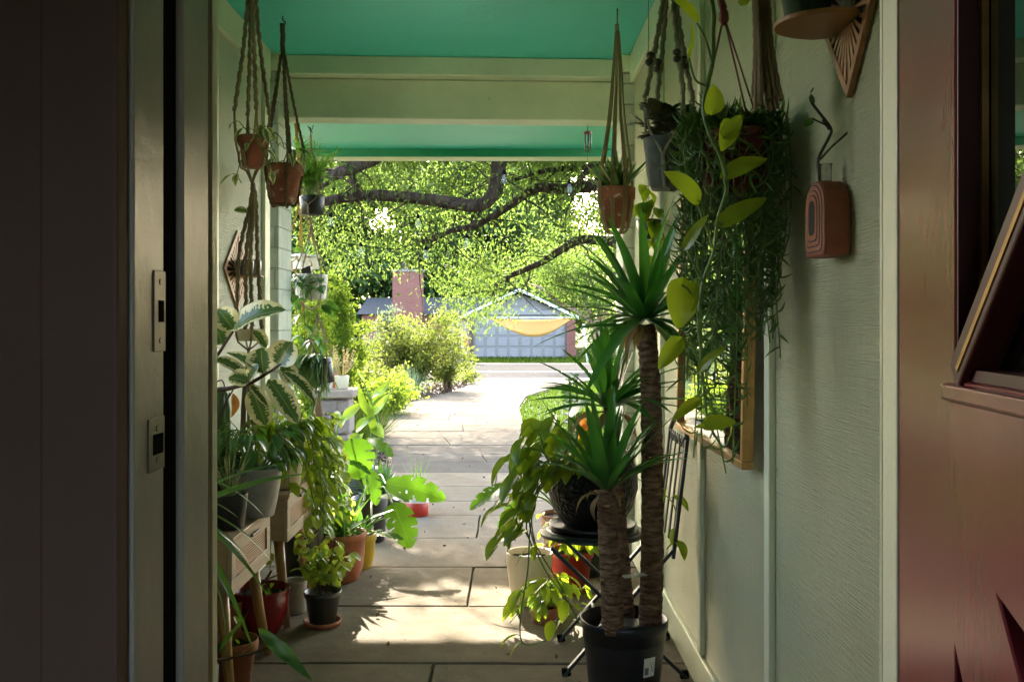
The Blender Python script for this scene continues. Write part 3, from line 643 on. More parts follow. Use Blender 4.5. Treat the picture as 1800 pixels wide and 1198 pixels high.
for _ in range(3200):                                             # the crown above and beside it
    p = np.array([rgc.uniform(-5.5, 4), rgc.uniform(8.2, 18), rgc.uniform(2.9, 8)])
    if ((p[0] + .8) / 4.6) ** 2 + ((p[1] - 12.6) / 5) ** 2 + ((p[2] - 4.8) / 3.2) ** 2 < 1 and shade_ok(p, rgc): C.append(p)
for _ in range(100):                                              # the low spray hanging before the gable
    px = rgc.uniform(765, 895); py = rgc.uniform(455, 575)
    if py < low(np.clip(px, 540, 1075)) + 6: C.append(np.array(P(px, py, rgc.uniform(12.2, 13.6))))
C = np.array(C); pts = []; szs = []
for p in C:
    big = p[2] > H + (CY - 262) / F * p[1]                          # high crown, above what the porch roof lets one see
    n = int(rgc.uniform(24, 56) if big else rgc.uniform(14, 44)); q = p + rgc.normal(size=(n, 3)) * (np.array([.14, .14, .10]) if big else np.array([.16, .16, .12])); pts.append(q); szs.append(np.full(n, .125 if big else .06))
pts = np.concatenate(pts); szs = np.concatenate(szs); ok = np.array([shade_ok(p, rgc) or rgc.random() < .2 for p in pts]); pts, szs = pts[ok], szs[ok]
tag(leaf_cloud('crown', pts, szs, M['leaf_canopy'], oak, .6, .36, 5))

def tree(name, label, x, Y, h, blobs, ncl, per, spread, size, m, tr, seed, trunk=True, group=None, cat='tree', tm='bark', drop=.2, keep=None):
    z = gz(Y) - .06; t = T(name, label, cat, (x, Y, z), group)
    b = MB(); top = max(bb[0][2] for bb in blobs)
    if trunk:
        b = MB(); limb(b, [(x, Y, z - .1), (x + .05 * h * .3, Y, z + h * .25), (x - .02 * h, Y, z + h * .5), (x, Y, z + h * .85)], tr, tr * .3)
        for bb in blobs[:6]: limb(b, [(x, Y, z + h * .35), V(bb[0]) * .5 + V((x, Y, z + h * .5)) * .5, bb[0]], tr * .5, tr * .12, 4, 6)
        b.build('trunk', M[tm], t, True)
    p = clump_points(blobs, ncl, per, spread, seed, keep)
    p = p[p[:, 2] > z + .05]
    leaf_cloud('crown' if trunk else 'foliage', p, size, M[m], t, drop, .42, seed); return t
def blobset(cx, cy, z0, z1, rx, ry, n, seed):
    rg = random.Random(seed); return [((cx + rg.uniform(-.55, .55) * rx, cy + rg.uniform(-.5, .5) * ry, z0 + (z1 - z0) * (i + .5) / n), (rx * rg.uniform(.4, .65), ry * .55, (z1 - z0) / n * rg.uniform(.7, 1.1))) for i in range(n)]
far = 'trees behind the brick house'
for i, (x, Y, z0, z1, rx, m, lab) in enumerate([
    (-19, 68, 0, 12, 6, 'leaf_dark', 'dark green tree behind the bright feathery bush at far left'),
    (-11, 66, 0, 13, 5.5, 'leaf_dark', 'dark green tree rising just left of the brick chimney'),
    (-7.2, 61.5, 0, 11.5, 4.2, 'leaf_dark', 'dark green tree directly behind the brick chimney'),
    (-14.5, 60, 0, 11, 4.5, 'leaf_dark', 'dark green tree over the lime feathery bush, left of the chimney trees'),
    (-2.2, 62, 0, 11, 4.2, 'leaf_dark', 'dark green tree over the roof between chimney and garage'),
    (-3.6, 70, 1, 15, 5.5, 'leaf_back', 'tall pale green tree rising between the chimney and the garage gable'),
    (3.5, 72, 1, 14, 5.5, 'leaf_back', 'tall leafy tree directly behind the garage gable'),
    (11, 66, 0, 14, 6, 'leaf_back', 'spreading green tree to the right behind the garage'),
    (-29, 80, 0, 17, 8, 'leaf_back', 'big pale green tree farthest to the left behind the shrubs')]):
    tree('background_tree', lab, x, Y, z1, blobset(x, Y, z0, z1, rx, rx, 9, i + 30), 800, 34, .6, .5, m, .3, 40 + i, group=far)
tree('hedge_bush', 'dark green bush at the right end of the brick garage', 4.6, 48, 2.4, blobset(4.7, 48, -.6, 1.5, 1.3, 1.2, 5, 3), 150, 40, .2, .12, 'leaf_back', .05, 77, False, cat='bush')
# multi-stemmed tree at the right of the garage
x, Y = P(1056, 620, 33).x, 33; t = T('multi_stem_tree', 'bare limbed multi-stem tree leaning in front of the right end of the garage', 'tree', (x, Y, gz(Y) - .06)); b = MB(); tp = []
base = V((x, Y, gz(Y) - .1))
for q, r in (([(1050, 585), (1020, 550), (985, 533), (955, 508), (930, 498)], .11), ([(1046, 575), (1032, 540), (1022, 505), (1000, 480)], .09), ([(1054, 580), (1050, 530), (1038, 490), (1030, 455)], .1), ([(1060, 570), (1072, 520), (1085, 470)], .1), ([(1040, 565), (1008, 520), (985, 490), (970, 478)], .06)):
    l = limb(b, [base] + [P(px, py, Y + rnd.uniform(-.8, .8)) for px, py in q], r, r * .25, 5, 7); tp += l[6:]
b.build('trunk', M['bark_pale'], t, True)
bl = [(tuple(p + V((0, 0, .5))), (.8, .8, .55)) for p in tp] + [((x + rnd.uniform(-2.6, 2.6), Y + rnd.uniform(-2, 2), rnd.uniform(2.2, 5.5)), (1.2, 1.2, .9)) for _ in range(14)]
leaf_cloud('crown', clump_points(bl, 330, 26, .25, 91), .14, M['leaf_canopy'], t, .3, .4, 9)
# low bright branch hanging before the gable
# shrubs in the bed
def shrub(name, label, cx, Y, z1, rx, m, seed, ncl, per, sp, size, stems=8, drop=-.2, zlow=.1, sm='stem_brown'):
    z = gz(Y) - .05; t = T(name, label, 'shrub', (cx, Y, z)); rg = random.Random(seed); b = MB(); blobs = []
    for i in range(stems):
        a = rg.uniform(0, 6.28); r = rx * rg.uniform(.2, .95); hh = (z1 - z) * rg.uniform(.55, 1) * (1 - .35 * (r / rx) ** 2)
        tip = V((cx + math.cos(a) * r, Y + math.sin(a) * r, z + hh)); mid = V((cx + math.cos(a) * r * .3, Y + math.sin(a) * r * .3, z + hh * .55))
        b.tube(smooth_path([(cx + math.cos(a) * .08, Y + math.sin(a) * .08, z), mid, tip], 4), lerp_list([.02, .004], 9), 5, False)
        blobs.append((tuple(tip - V((0, 0, hh * .12))), (rx * .34, rx * .34, hh * .26))); blobs.append((tuple(mid), (rx * .33, rx * .33, hh * (.35 - zlow))))
    b.build('stem', M[sm], t, True); leaf_cloud('foliage', clump_points(blobs, ncl, per, sp, seed), size, M[m], t, drop, .36, seed); return t
g = G(722, 690); shrub('yellow_shrub', 'wide airy yellow green shrub at the middle of the mulch bed', g.x, g.y, 1.2 + U(35, g.y), 1.0, 'leaf_shrub', 5, 520, 22, .09, .075, 22)
shrub('yellow_shrub', 'smaller yellow green shrub spilling right of the large airy one', P(785, 0, 19).x, 19.3, 1.2 - U(10, 19), .5, 'leaf_shrub', 8, 160, 20, .09, .07, 10)
shrub('feathery_bush', 'tall bright lime feathery bush beside the left porch edge', P(600, 0, 11).x, 11, 1.2 + U(78, 11), .32, 'leaf_lime', 6, 330, 34, .05, .055, 12, .3, sm='stem_green')
shrub('feathery_bush', 'bright lime bush half hidden behind the ribbed hanging pot', P(548, 0, 10.4).x, 10.4, 1.2 + U(60, 10.4), .36, 'leaf_lime', 16, 260, 34, .05, .055, 10, .3, sm='stem_green')
shrub('silver_sage', 'silvery grey green sage bush under the brick chimney', P(668, 0, 18).x, 19.5, 1.2 + U(25, 19.5), .75, 'leaf_silver', 9, 330, 26, .07, .07, 22, -.9)
shrub('low_shrub', 'low pale green bush behind the stone pier pots', P(640, 0, 14).x, 14, .75, .55, 'leaf_shrub', 12, 220, 26, .07, .06, 14)
shrub('low_shrub', 'low loose yellow green clump at the left of the blue grass tuft', P(690, 0, 13).x - .15, 13.4, .42, .5, 'leaf_lime', 14, 190, 22, .06, .06, 12)
shrub('groundcover_clump', 'small leafy clump at the mulch tip by the road', P(815, 0, 22).x, 22.2, gz(22) + .35, .45, 'leaf_shrub', 15, 60, 16, .08, .06, 6)
def tuft(name, label, x, Y, h, r, n, m, seed, w=.008, cat='grass tuft', z=None, dr=.35):
    rg = random.Random(seed); z = gz(Y) - .04 if z is None else z; t = T(name, label, cat, (x, Y, z)); b = MB()
    for _ in range(n):
        a = rg.uniform(0, 6.28); k = rg.uniform(.1, 1); l = h * rg.uniform(.6, 1.15); o_ = V((math.cos(a), math.sin(a), 0))
        p0 = V((x, Y, z)) + o_ * .08 * k; b.leaf(p0, p0 + o_ * r * k + V((0, 0, l)), o_.cross(V((0, 0, 1))).cross(o_ * r * k + V((0, 0, l))) * -1, w, 'grass', 5, .08, .2, 0, dr * k)
    b.build('blade', M[m], t); return t
g = G(716, 698); tuft('blue_grass', 'blue grey ornamental grass tuft at the curve of the path', g.x, g.y, .62, .5, 260, 'grass_blue', 3)
tuft('blue_grass', 'pale green grass tuft behind the broad leaved plant by the pier', P(650, 0, 10.5).x, 10.5, .55, .45, 170, 'grass', 4)
tuft('blue_grass', 'pale tuft of grass in the mulch nearest the stone pier', P(628, 0, 9.2).x, 9.2, .45, .35, 130, 'grass', 14)
# ---- brick house and garage across the road
YH = 51.0; gg = gz(YH) - .06
hx = P(745, 0, YH).x; nb = T('brick_house', 'red brick house with grey gabled garage across the road', 'house', (0, YH, gg))
ez, az = P(0, 558, YH).z, P(0, 512, YH).z; gx0, gx1, gxm = P(812, 0, YH).x, P(1012, 0, YH).x, P(913, 0, YH).x
MB().prism([(gx0 + .1, YH + .35, gg), (gx1 - .1, YH + .35, gg), (gx1 - .1, YH + .35, ez), (gxm, YH + .35, az - .1), (gx0 + .1, YH + .35, ez)], (0, 8, 0)).build('gable_wall', M['siding'], nb)
sd = MB()
for i in range(9):
    xx = gx0 + .5 + i * .62; top = ez + (az - ez) * (1 - abs(xx - gxm) / (gx1 - gxm)) - .12
    if top > ez - .1: sd.box((xx - .012, YH + .325, ez - .32), (xx + .012, YH + .348, top))
for zz in (ez - .02, ez + .62): 
    hw = (gx1 - gxm) * (1 - max(0, zz - ez) / (az - ez)) - .2; sd.box((gxm - hw, YH + .32, zz - .02), (gxm + hw, YH + .347, zz + .02))
sd.build('siding_batten', M['garage'], nb)
for s in (-1, 1):
    xe = gx1 + .15 if s > 0 else gx0 - .15; ze = ez - .08
    MB().prism([(xe, YH - .1, ze), (gxm, YH - .1, az + .02), (gxm, YH - .1, az + .17), (xe, YH - .1, ze + .15)], (0, 9, 0)).build('garage_roof', M['roofing'], nb)
    MB().prism([(xe, YH - .16, ze - .01), (gxm, YH - .16, az + .01), (gxm, YH - .16, az + .16), (xe, YH - .16, ze + .14)], (0, .055, 0)).build('bargeboard', M['white_paint'], nb)
d0, d1 = P(832, 0, YH).x, P(995, 0, YH).x; dt = P(0, 553, YH).z
MB().box((d1 + .02, YH + .02, gg), (gx1, YH + .34, ez - .1)).build('brick_pier', M['brick'], nb); MB().box((gx0, YH + .02, gg), (d0 - .02, YH + .34, ez - .1)).build('brick_pier', M['brick'], nb)
gd = MB().box((d0, YH + .22, gg + .02), (d1, YH + .3, dt)).build('garage_door', M['garage'], nb)
pb = MB(); ph = (dt - gg - .02) / 4; pw = (d1 - d0) / 4
for i in range(4):
    for j in range(4):
        for k in range(2): pb.box((d0 + i * pw + .09 + k * (pw / 2 - .02), YH + .195, gg + .02 + j * ph + .07), (d0 + i * pw + pw / 2 - .06 + k * (pw / 2 - .0), YH + .219, gg + .02 + (j + 1) * ph - .06))
pb.build('door_panel', M['siding'], gd, bevel=.012); MB().box((d0 - .02, YH + .1, dt + .003), (d1 + .02, YH + .34, dt + .25)).build('lintel', M['siding'], nb)
wz = P(0, 552, 53).z; MB().box((P(636, 0, 53).x, 53, gg), (gx0 - .02, 60, wz)).build('brick_wall', M['brick'], nb)
MB().prism([(P(628, 0, 53).x, 52.7, wz), (P(628, 0, 53).x, 56.8, wz + 1.0), (P(628, 0, 53).x, 61, wz)], (gx0 - P(628, 0, 53).x + 1.5, 0, 0)).build('main_roof', M['roofing'], nb)
c0, c1_ = P(691, 0, 52.6).x, P(742, 0, 52.6).x; ct = P(0, 478, 52.6).z
ch = MB().box((c0, 52.3, gg), (c1_, 53.4, ct)).build('chimney', M['brick'], nb); MB().box((c0 - .05, 52.25, ct + .003), (c1_ + .05, 53.45, ct + .14)).build('chimney_cap', M['slab'], ch)
MB().lathe(((c0 + c1_) / 2 - .2, 52.9, ct + .14), [(.14, 0), (.14, .28), (.19, .29), (.19, .34), (.02, .38)], 14).build('flue', M['dark_wood'], ch)
# sail, fence, sign, pole
sx0, sx1, YS = P(856, 0, 46).x, P(1009, 0, 46).x, 46; zt = P(0, 557, YS).z
s = T('shade_sail', 'sagging amber yellow shade sail hung before the garage door', 'shade sail', (sx0, YS, zt)); b = MB(); n = 24; m_ = 6
for i in range(n + 1):
    t = i / n; xx = sx0 + (sx1 - sx0) * t; dep = U(29, YS) * math.sin(math.pi * min(1, t * 1.0)) ** 1.1 * (1 + .12 * math.sin(math.pi * (t - .5)))
    for j in range(m_ + 1): q = j / m_; b.add((xx, YS - 1.5 * q * math.sin(math.pi * t), zt - .02 - .1 * math.sin(math.pi * t) - dep * q), (t, q))
for i in range(n):
    for j in range(m_): a = i * (m_ + 1) + j; b.f.append((a, a + 1, a + m_ + 2, a + m_ + 1))
o = b.build('cloth', M['sail'], s, True); md = o.modifiers.new('t', 'SOLIDIFY'); md.thickness = .01
MB().tube([(sx0, YS, zt - .02), (sx1, YS, zt - .02)], .018, 6).build('cable', M['white_paint'], s)
MB().tube([(sx1, YS, zt), P(1013, 553, 46)], .02, 6).build('cable', M['white_paint'], s)
f0, f1 = P(790, 0, 40).x, P(824, 0, 40).x; fe = T('board_fence', 'short grey weathered board fence left of the garage', 'fence', ((f0 + f1) / 2, 40, gz(40) - .06))
b = MB(); k = 7
for i in range(k): b.box((f0 + (f1 - f0) * i / k + .006, 40, gz(40) - .06), (f0 + (f1 - f0) * (i + 1) / k - .006, 40.03, P(0, 566 - (i % 3) * 1.2, 40).z))
b.build('board', M['fence_wood'], fe); MB().box((P(825, 0, 40).x, 39.9, gz(40) - .06), (P(832, 0, 40).x, 40.08, P(0, 566, 40).z)).build('post', M['dark_wood'], fe, bevel=.01)
rs = T('red_sign', 'small red sign on a stake before the board fence', 'sign', (P(819, 0, 38.8).x, 38.8, gz(38.8) - .06))
MB().box((P(816, 0, 38.8).x, 38.78, P(0, 607, 38.8).z), (P(823, 0, 38.8).x, 38.81, P(0, 592, 38.8).z)).build('panel', M['red_paint'], rs, bevel=.02); MB().box((P(819, 0, 38.8).x - .02, 38.812, gz(38.8) - .06), (P(819, 0, 38.8).x + .02, 38.84, P(0, 596, 38.8).z)).build('stake', M['dark_wood'], rs)
po = T('leaning_pole', 'thin white pole leaning beside the bush at the garage corner', 'pole', (P(1032, 0, 41).x, 41, gz(41) - .06))
MB().tube([(P(1033, 0, 41).x, 41, gz(41) - .08), P(1026, 572, 41)], .045, 8).build('shaft', M['white_paint'], po, True); MB().tube([P(1025.7, 572, 41), P(1025.4, 569, 41)], .052, 8).build('tip', M['grey_pot'], po, True)
# string lights
sg = 'clear bulbs of the string lights'
for lab, bp in (('upper string of clear bulbs sagging through the tree under the dark limb', [(560, 378), (582, 388), (735, 391), (886, 313), (1001, 330), (1040, 296)]), ('lower string of clear bulbs sagging above the brick chimney', [(560, 420), (634, 440), (749, 446), (820, 425), (900, 420)])):
    Yb = 9.0; s = T('string_light', lab, 'string light', P(bp[1][0], bp[1][1], Yb)); b = MB(); q = []
    for i in range(len(bp) - 1):
        for t in range(8): u = t / 8; q.append(P(bp[i][0] + (bp[i + 1][0] - bp[i][0]) * u, bp[i][1] + (bp[i + 1][1] - bp[i][1]) * u + 5 * math.sin(math.pi * u) - 10, Yb))
    b.tube(q, .0035, 5, False); b.build('wire', M['black'], s, True)
    for px, py in bp[1:-1]:
        c = P(px, py, Yb); w = MB().lathe(c, [(.004, -.055), (.016, -.046), (.025, -.03), (.026, -.014), (.020, .006), (.014, .026), (.012, .036)], 14).build('bulb', M['bulb'], s, True)
        MB().lathe(c + V((0, 0, .036)), [(.014, 0), (.015, .028), (.008, .04)], 10).build('socket', M['black'], w, True)

# ================================================================ POTS AND PLANTS
def pot(t, c, h, rt, rb, m, name='pot', rim=.0, soil=.02, wall=.006, prof=None, sq=(1, 1), tilt=None, n=36, sm=True, rimh=.16, rad=None, soilm='soil'):
    c = V(c); pf = prof or ([(rb * .9, 0), (rb, .004)] + ([(rt - rim * .2 - (rt - rb) * rimh, h * (1 - rimh)), (rt + rim, h * (1 - rimh) + .002), (rt + rim * 1.3, h - .003)] if rim else [((rt + rb) / 2, h * .5), (rt, h - .004)]))
    top = pf[-1][0]; pf = pf + [(top - wall * .3, h), (top - wall, h - .002), (top - wall * 1.2, h - soil * 1.3 - .004)]
    o = MB().lathe(c, pf, n, sq, tilt, rad).build(name, M[m], t, sm)
    q = MB(); k = q.add(c + ((tilt or __import__('mathutils').Matrix.Identity(3)) @ V((0, 0, h - soil * .8)))); ring = []
    for j in range(24):
        a = 2 * math.pi * j / 24; p = V(((top - wall) * .99 * math.cos(a) * sq[0], (top - wall) * .99 * math.sin(a) * sq[1], h - soil + .004 * math.sin(j * 2.3)))
        ring.append(q.add(c + (tilt @ p if tilt is not None else p)))
    for j in range(24): q.f.append((k, ring[j], ring[(j + 1) % 24]))
    q.build('soil', M[soilm], t, True); return o
def saucer(t, c, r, m): return MB().lathe(c, [(r * .82, 0), (r * .95, .004), (r, .022), (r - .005, .022), (r * .86, .010)], 32).build('saucer', M[m], t, True)
UP = V((0, 0, 1))
def rosette(b, c, n, L, hw, el, kind='blade', rg=rnd, fold=.35, bend=.0, droop=.0, az=None, off=.01):
    for i in range(n):
        a = rg.uniform(0, 6.283) if az is None else rg.uniform(*az); f = i / max(1, n - 1); e = R(el[0] + (el[1] - el[0]) * f + rg.uniform(-15, 15)); l = L * rg.uniform(.6, 1.15)
        o_ = V((math.cos(a), math.sin(a), 0)); d = o_ * math.cos(e) + UP * math.sin(e); nn = -o_ * math.sin(e) + UP * math.cos(e)
        p0 = V(c) + o_ * off; b.leaf(p0, p0 + d * l, nn, hw * rg.uniform(.75, 1.15), kind, 7, bend + rg.uniform(-.03, .03), fold, 0, droop * rg.uniform(.4, 1.5) * math.cos(e))
def hang_leaf(b, p, size, rg, out=None, kind='heart', asp=.42, stem=None, down=.7):
    o_ = out or V((rg.uniform(-1, 1), rg.uniform(-1, .6), 0)); o_ = (o_ + V((rg.uniform(-.6, .6), rg.uniform(-.6, .6), 0))).normalized()
    pet = V(p) + o_ * size * .35 + UP * size * rg.uniform(-.1, .35)
    d = (o_ * rg.uniform(.25, 1) - UP * down * rg.uniform(.4, 1.6)).normalized()
    if stem: stem.tube([p, V(p).lerp(pet, .6) + UP * size * .08, pet], size * .022, 5, False)
    b.leaf(pet, pet + d * size, (UP + o_ * .7 + V((rg.uniform(-.5, .5), rg.uniform(-.5, .5), 0))), size * asp, kind, 7, rg.uniform(.02, .16), rg.uniform(.1, .4), 0)
def vine(st, lf, pts, n, size, rg, r=.0022, kind='heart', asp=.42, out=None, t0=.03, down=.7):
    q = smooth_path(pts, 6); m = len(q); st.tube(q, r, 5, False)
    for i in range(n):
        k = (t0 + (1 - t0) * (i + rg.uniform(0, .8)) / n) * (m - 1); a = int(min(k, m - 2)); hang_leaf(lf, q[a].lerp(q[a + 1], k - a), size * rg.uniform(.6, 1.15), rg, out, kind, asp, st, down)
def knotted(i, j): return 1
def cord(b, pts, r, knots=True, k=5, n=6, amp=.5, fr=1.7):
    q = smooth_path(pts, k); L = [0]
    for i in range(1, len(q)): L.append(L[-1] + (q[i] - q[i - 1]).length)
    step = r * .9 if knots else r * 6
    m = max(2, int(L[-1] / step)); qq = []
    for i in range(m + 1):
        s = L[-1] * i / m; a = int(np.searchsorted(L, s, 'right')) - 1; a = min(a, len(q) - 2); u = (s - L[a]) / max(1e-9, L[a + 1] - L[a]); qq.append(q[a].lerp(q[a + 1], u))
    b.tube(qq, r, n, True, rad=(lambda i, j: 1 + amp * math.sin(i * fr) * math.cos(i * .7 + j)) if knots else None)
def hanger(name, label, m, top, ptop, zrim, zbase, rr, rb, n, r, zg, tail=0, a0=.4, knots=True, pre=None, dbl=True, group=None):
    """ptop: point where the cords part; n cords go round the pot and meet again at zg"""
    t = T(name, label, 'plant hanger', top, group); cx, cy = ptop.x, ptop.y
    if (V(top) - ptop).length > .01:
        b = MB(); cord(b, [top, ptop], r * 2.0 if pre is None else pre, True, amp=.3); b.build('lark_knot', M[m], t, True)
    for i in range(n):
        b = MB(); a = a0 + 2 * math.pi * i / n; o_ = V((math.cos(a), math.sin(a), 0)); pr_ = V((cx, cy, zrim)) + o_ * (rr + r); pb_ = V((cx, cy, zbase)) + o_ * (rb + r)
        up = pr_ + UP * (ptop.z - zrim) * .16 
        cord(b, [ptop + o_ * r * 1.5, ptop.lerp(up, .5), up], r, knots)
        pn = V((cx, cy, zrim)) + V((math.cos(a + math.pi / n), math.sin(a + math.pi / n), 0)) * (rr + r); pm = V((cx, cy, zrim)) + V((math.cos(a - math.pi / n), math.sin(a - math.pi / n), 0)) * (rr + r)
        low_ = lambda s: V((cx, cy, zbase + (zrim - zbase) * .45)) + V((math.cos(a + s * math.pi / n), math.sin(a + s * math.pi / n), 0)) * ((rr + rb) / 2 + r)
        if dbl:
            for s in (-1, 1): cord(b, [up, pr_.lerp(low_(s), .25), low_(s), V((cx, cy, zbase)) + V((math.cos(a + s * math.pi / n), math.sin(a + s * math.pi / n), 0)) * (rb + r * .5), V((cx, cy, zbase - r)) + V((math.cos(a + s * math.pi / n), math.sin(a + s * math.pi / n), 0)) * rb * .6, V((cx, cy, zg))], r * .55, False)
        else: cord(b, [up, pr_, pb_, V((cx, cy, zbase - r * 1.2)) + o_ * rb * .5, V((cx, cy, zg))], r, knots)
        b.build('cord', M[m], t, True)
    if tail:
        b = MB(); rg = random.Random(int(abs(cx) * 1000))
        for i in range(9): o_ = V((rg.uniform(-1, 1), rg.uniform(-1, 1), 0)) * r * 1.7; cord(b, [V((cx, cy, zg)) + o_ * .5, V((cx, cy, zg - tail * .5)) + o_ * 1.2, V((cx, cy, zg - tail * rg.uniform(.85, 1))) + o_ * 1.8], r * .55, False)
        b.build('tassel', M[m], t, True)
    return t

# ---------------------------------------------------------------- LEFT: hanging plants
Y = 3.9; tp = P(443, -20, Y); c = P(445, 0, Y); zr, zb = P(0, 240, Y).z, P(0, 295, Y).z
hA = hanger('macrame_hanger', 'long tan two tier macrame hanger nearest the left doorway, knotted in thick flat bands', 'tan_rope', V((tp.x, Y, ZC)), tp, zr, zb, .062, .045, 4, .0085, P(0, 322, Y).z, 0, .5)
b = MB(); z2r, z2b = P(0, 578, Y).z, P(0, 599, Y).z; c2 = P(437, 0, Y)
for i in range(4):
    a = .5 + i * 1.5708; o_ = V((math.cos(a), math.sin(a), 0)); b = MB(); cord(b, [V((c.x, Y, P(0, 322, Y).z)), V((c.x, Y, P(0, 360, Y).z)) + o_ * .012, V((c2.x, Y, P(0, 440, Y).z)) + o_ * .035, V((c2.x, Y, P(0, 520, Y).z)) + o_ * .045, V((c2.x, Y, z2r)) + o_ * .052], .0085, True)
    cord(b, [V((c2.x, Y, z2r)) + o_ * .052, V((c2.x, Y, z2b)) + o_ * .045, V((c2.x, Y, P(0, 615, Y).z))], .004, False); b.build('cord', M['tan_rope'], hA, True)
b = MB()
for i in range(10): a = i * .63; o_ = V((math.cos(a), math.sin(a), 0)); cord(b, [V((c2.x, Y, P(0, 612, Y).z)), V((c2.x, Y, P(0, 690, Y).z)) + o_ * .022, V((c2.x, Y, P(0, 762, Y).z)) + o_ * .03], .0055, False)
b.build('tassel', M['tan_rope'], hA, True)
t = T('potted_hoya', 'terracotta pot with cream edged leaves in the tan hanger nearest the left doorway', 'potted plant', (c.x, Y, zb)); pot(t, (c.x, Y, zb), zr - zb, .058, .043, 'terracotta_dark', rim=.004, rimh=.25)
b = MB(); sb = MB(); rg = random.Random(2)
for q in ([(445, 243), (430, 225), (422, 215)], [(447, 243), (462, 225), (468, 222)], [(449, 243), (470, 232), (492, 240), (500, 262)], [(440, 245), (418, 300), (424, 322)], [(450, 245), (474, 290), (474, 310)]): vine(sb, b, [P(x, y, Y - .07) for x, y in q], 3, .065, rg, .002, 'lance', .24)
b.leaf(P(436, 372, Y - .05), P(411, 369, Y - .06), V((0, -1, .5)), .016, 'oval'); b.build('foliage', M['leaf_hoya'], t, True); sb.build('stem', M['stem_green'], t, True)
t = T('hanging_bowl_pot', 'pale bowl in the lower tier of the long tan hanger behind the variegated leaves', 'pot', (c2.x, Y, z2b)); pot(t, (c2.x, Y, z2b), z2r - z2b, .05, .042, 'cream_pot')

Y = 4.3; hk = P(497, 30, Y); c = P(499, 0, Y); zr, zb = P(0, 290, Y).z, P(0, 356, Y).z
hB = hanger('macrame_hanger', 'dark brown knotted rope hanger hooked to the teal ceiling before the brick column', 'brown_rope', V((hk.x, Y, ZC - .035)), P(497, 98, Y), zr, zb, .084, .056, 5, .0062, zb - .012, 0, .15, True, .012, False)
b = MB(); b.tube(smooth_path([(hk.x, Y, ZC), (hk.x, Y, ZC - .018), (hk.x + .012, Y, ZC - .03), (hk.x, Y, ZC - .045), (hk.x - .012, Y, ZC - .032)], 5), .0028, 7); b.build('hook', M['hookmetal'], hB, True)
t = T('terracotta_pot', 'weathered terracotta pot in the dark brown rope hanger by the brick column', 'potted plant', (c.x, Y, zb)); pot(t, (c.x, Y, zb), zr - zb, .080, .055, 'terracotta_old', rim=.004, rimh=.3)
b = MB(); sb = MB()
for q in ([(492, 288), (478, 258), (470, 228)], [(497, 288), (508, 262), (516, 270), (522, 288)], [(503, 288), (522, 262), (540, 268)], [(490, 290), (482, 276), (476, 300)]): vine(sb, b, [P(x, y, Y - .05) for x, y in q], 4, .075, rg, .002, 'lance', .2)
b.build('foliage', M['leaf_hoya'], t, True); sb.build('stem', M['stem_green'], t, True)

Y = 5.35; hk = P(546, 214, 5.3); tp = P(547, 262, Y)
c = P(549, 0, Y); zr, zb = P(0, 345, Y).z, P(0, 378, Y).z
hC = hanger('macrame_hanger', 'three tier tan cord hanger with a black palm pot on top', 'tan_rope', P(546, 238, Y), tp, zr, zb, .072, .062, 4, .005, P(0, 392, Y).z, 0, .75, False, .008)
MB().tube(smooth_path([(hk.x, Y - .08, 2.24), (hk.x, Y, 2.245), P(541, 222, Y), P(548, 228, Y), P(551, 220, Y)], 5), .0026, 7).build('hook', M['hookmetal'], hC, True)
MB().tube([P(546, 224, Y), P(546, 240, Y)], .0026, 7).build('hook', M['hookmetal'], hC, True)
for (ya, yb, yc, rr, rb, xx, yk) in ((392, 486, 527, .098, .088, 547, 545), (548, 628, 676, .075, .062, 561, 690)):
    for i in range(4):
        a = .75 + i * 1.5708; o_ = V((math.cos(a), math.sin(a), 0)); b = MB(); cc = P(xx, 0, Y); q = lambda y, r_: V((cc.x, Y, P(0, y, Y).z)) + o_ * r_
        cord(b, [V((P(547 if ya < 400 else 556, 0, Y).x, Y, P(0, ya, Y).z)), q(ya + (yb - ya) * .3, .02), q(yb - 22, rr * .85), q(yb, rr + .005), q(yc, rb + .004), q(yk, .004)], .0042, False); MB
        b.lathe(q(yb - 28, rr * .80), [(.002, -.008), (.009, -.003), (.009, .004), (.002, .008)], 8); b.build('cord', M['tan_rope'], hC, True)
b = MB()
for i in range(10): a = i * .63; o_ = V((math.cos(a), math.sin(a), 0)); cord(b, [P(561, 688, Y), P(559, 720, Y) + o_ * .018, P(559, 752, Y) + o_ * .026], .005, False)
b.build('tassel', M['tan_rope'], hC, True)
t = T('potted_palm', 'black pot of feathery palm in the top tier of the three tier hanger', 'potted plant', (c.x, Y, zb)); pot(t, (c.x, Y, zb), zr - zb, .068, .062, 'black_pot')
b = MB(); sb = MB(); rg = random.Random(12)
for i in range(34):
    a = rg.uniform(0, 6.28); l = rg.uniform(.12, .30); e = rg.uniform(.15, 1.0) if i > 6 else rg.uniform(-.3, .2); o_ = V((math.cos(a), math.sin(a), 0)); p0 = V((c.x, Y, zr)) + o_ * .02
    q = smooth_path([p0, p0 + UP * l * .62 + o_ * l * (.9 - e) * .35, p0 + UP * l * (1.05 if e > .3 else .5) + o_ * l * (1.15 - e) * .8], 5); sb.tube(q, .0018, 4, False)
    for k in range(3, len(q)):
        d = (q[k] - q[k - 1]).normalized(); sd = d.cross(UP)
        if sd.length < .1: sd = V((1, 0, 0))
        sd.normalize()
        for s in (-1, 1):
            for u in (0, .5): p = q[k - 1].lerp(q[k], u); b.leaf(p, p + (d * .55 + sd * s * rg.uniform(.7, 1.1) + UP * rg.uniform(-.35, .2)) * .058, UP + d * .1, .0042, 'lance', 3, .06, .2)
b.build('foliage', M['leaf_palm'], t); sb.build('stem', M['stem_green'], t)
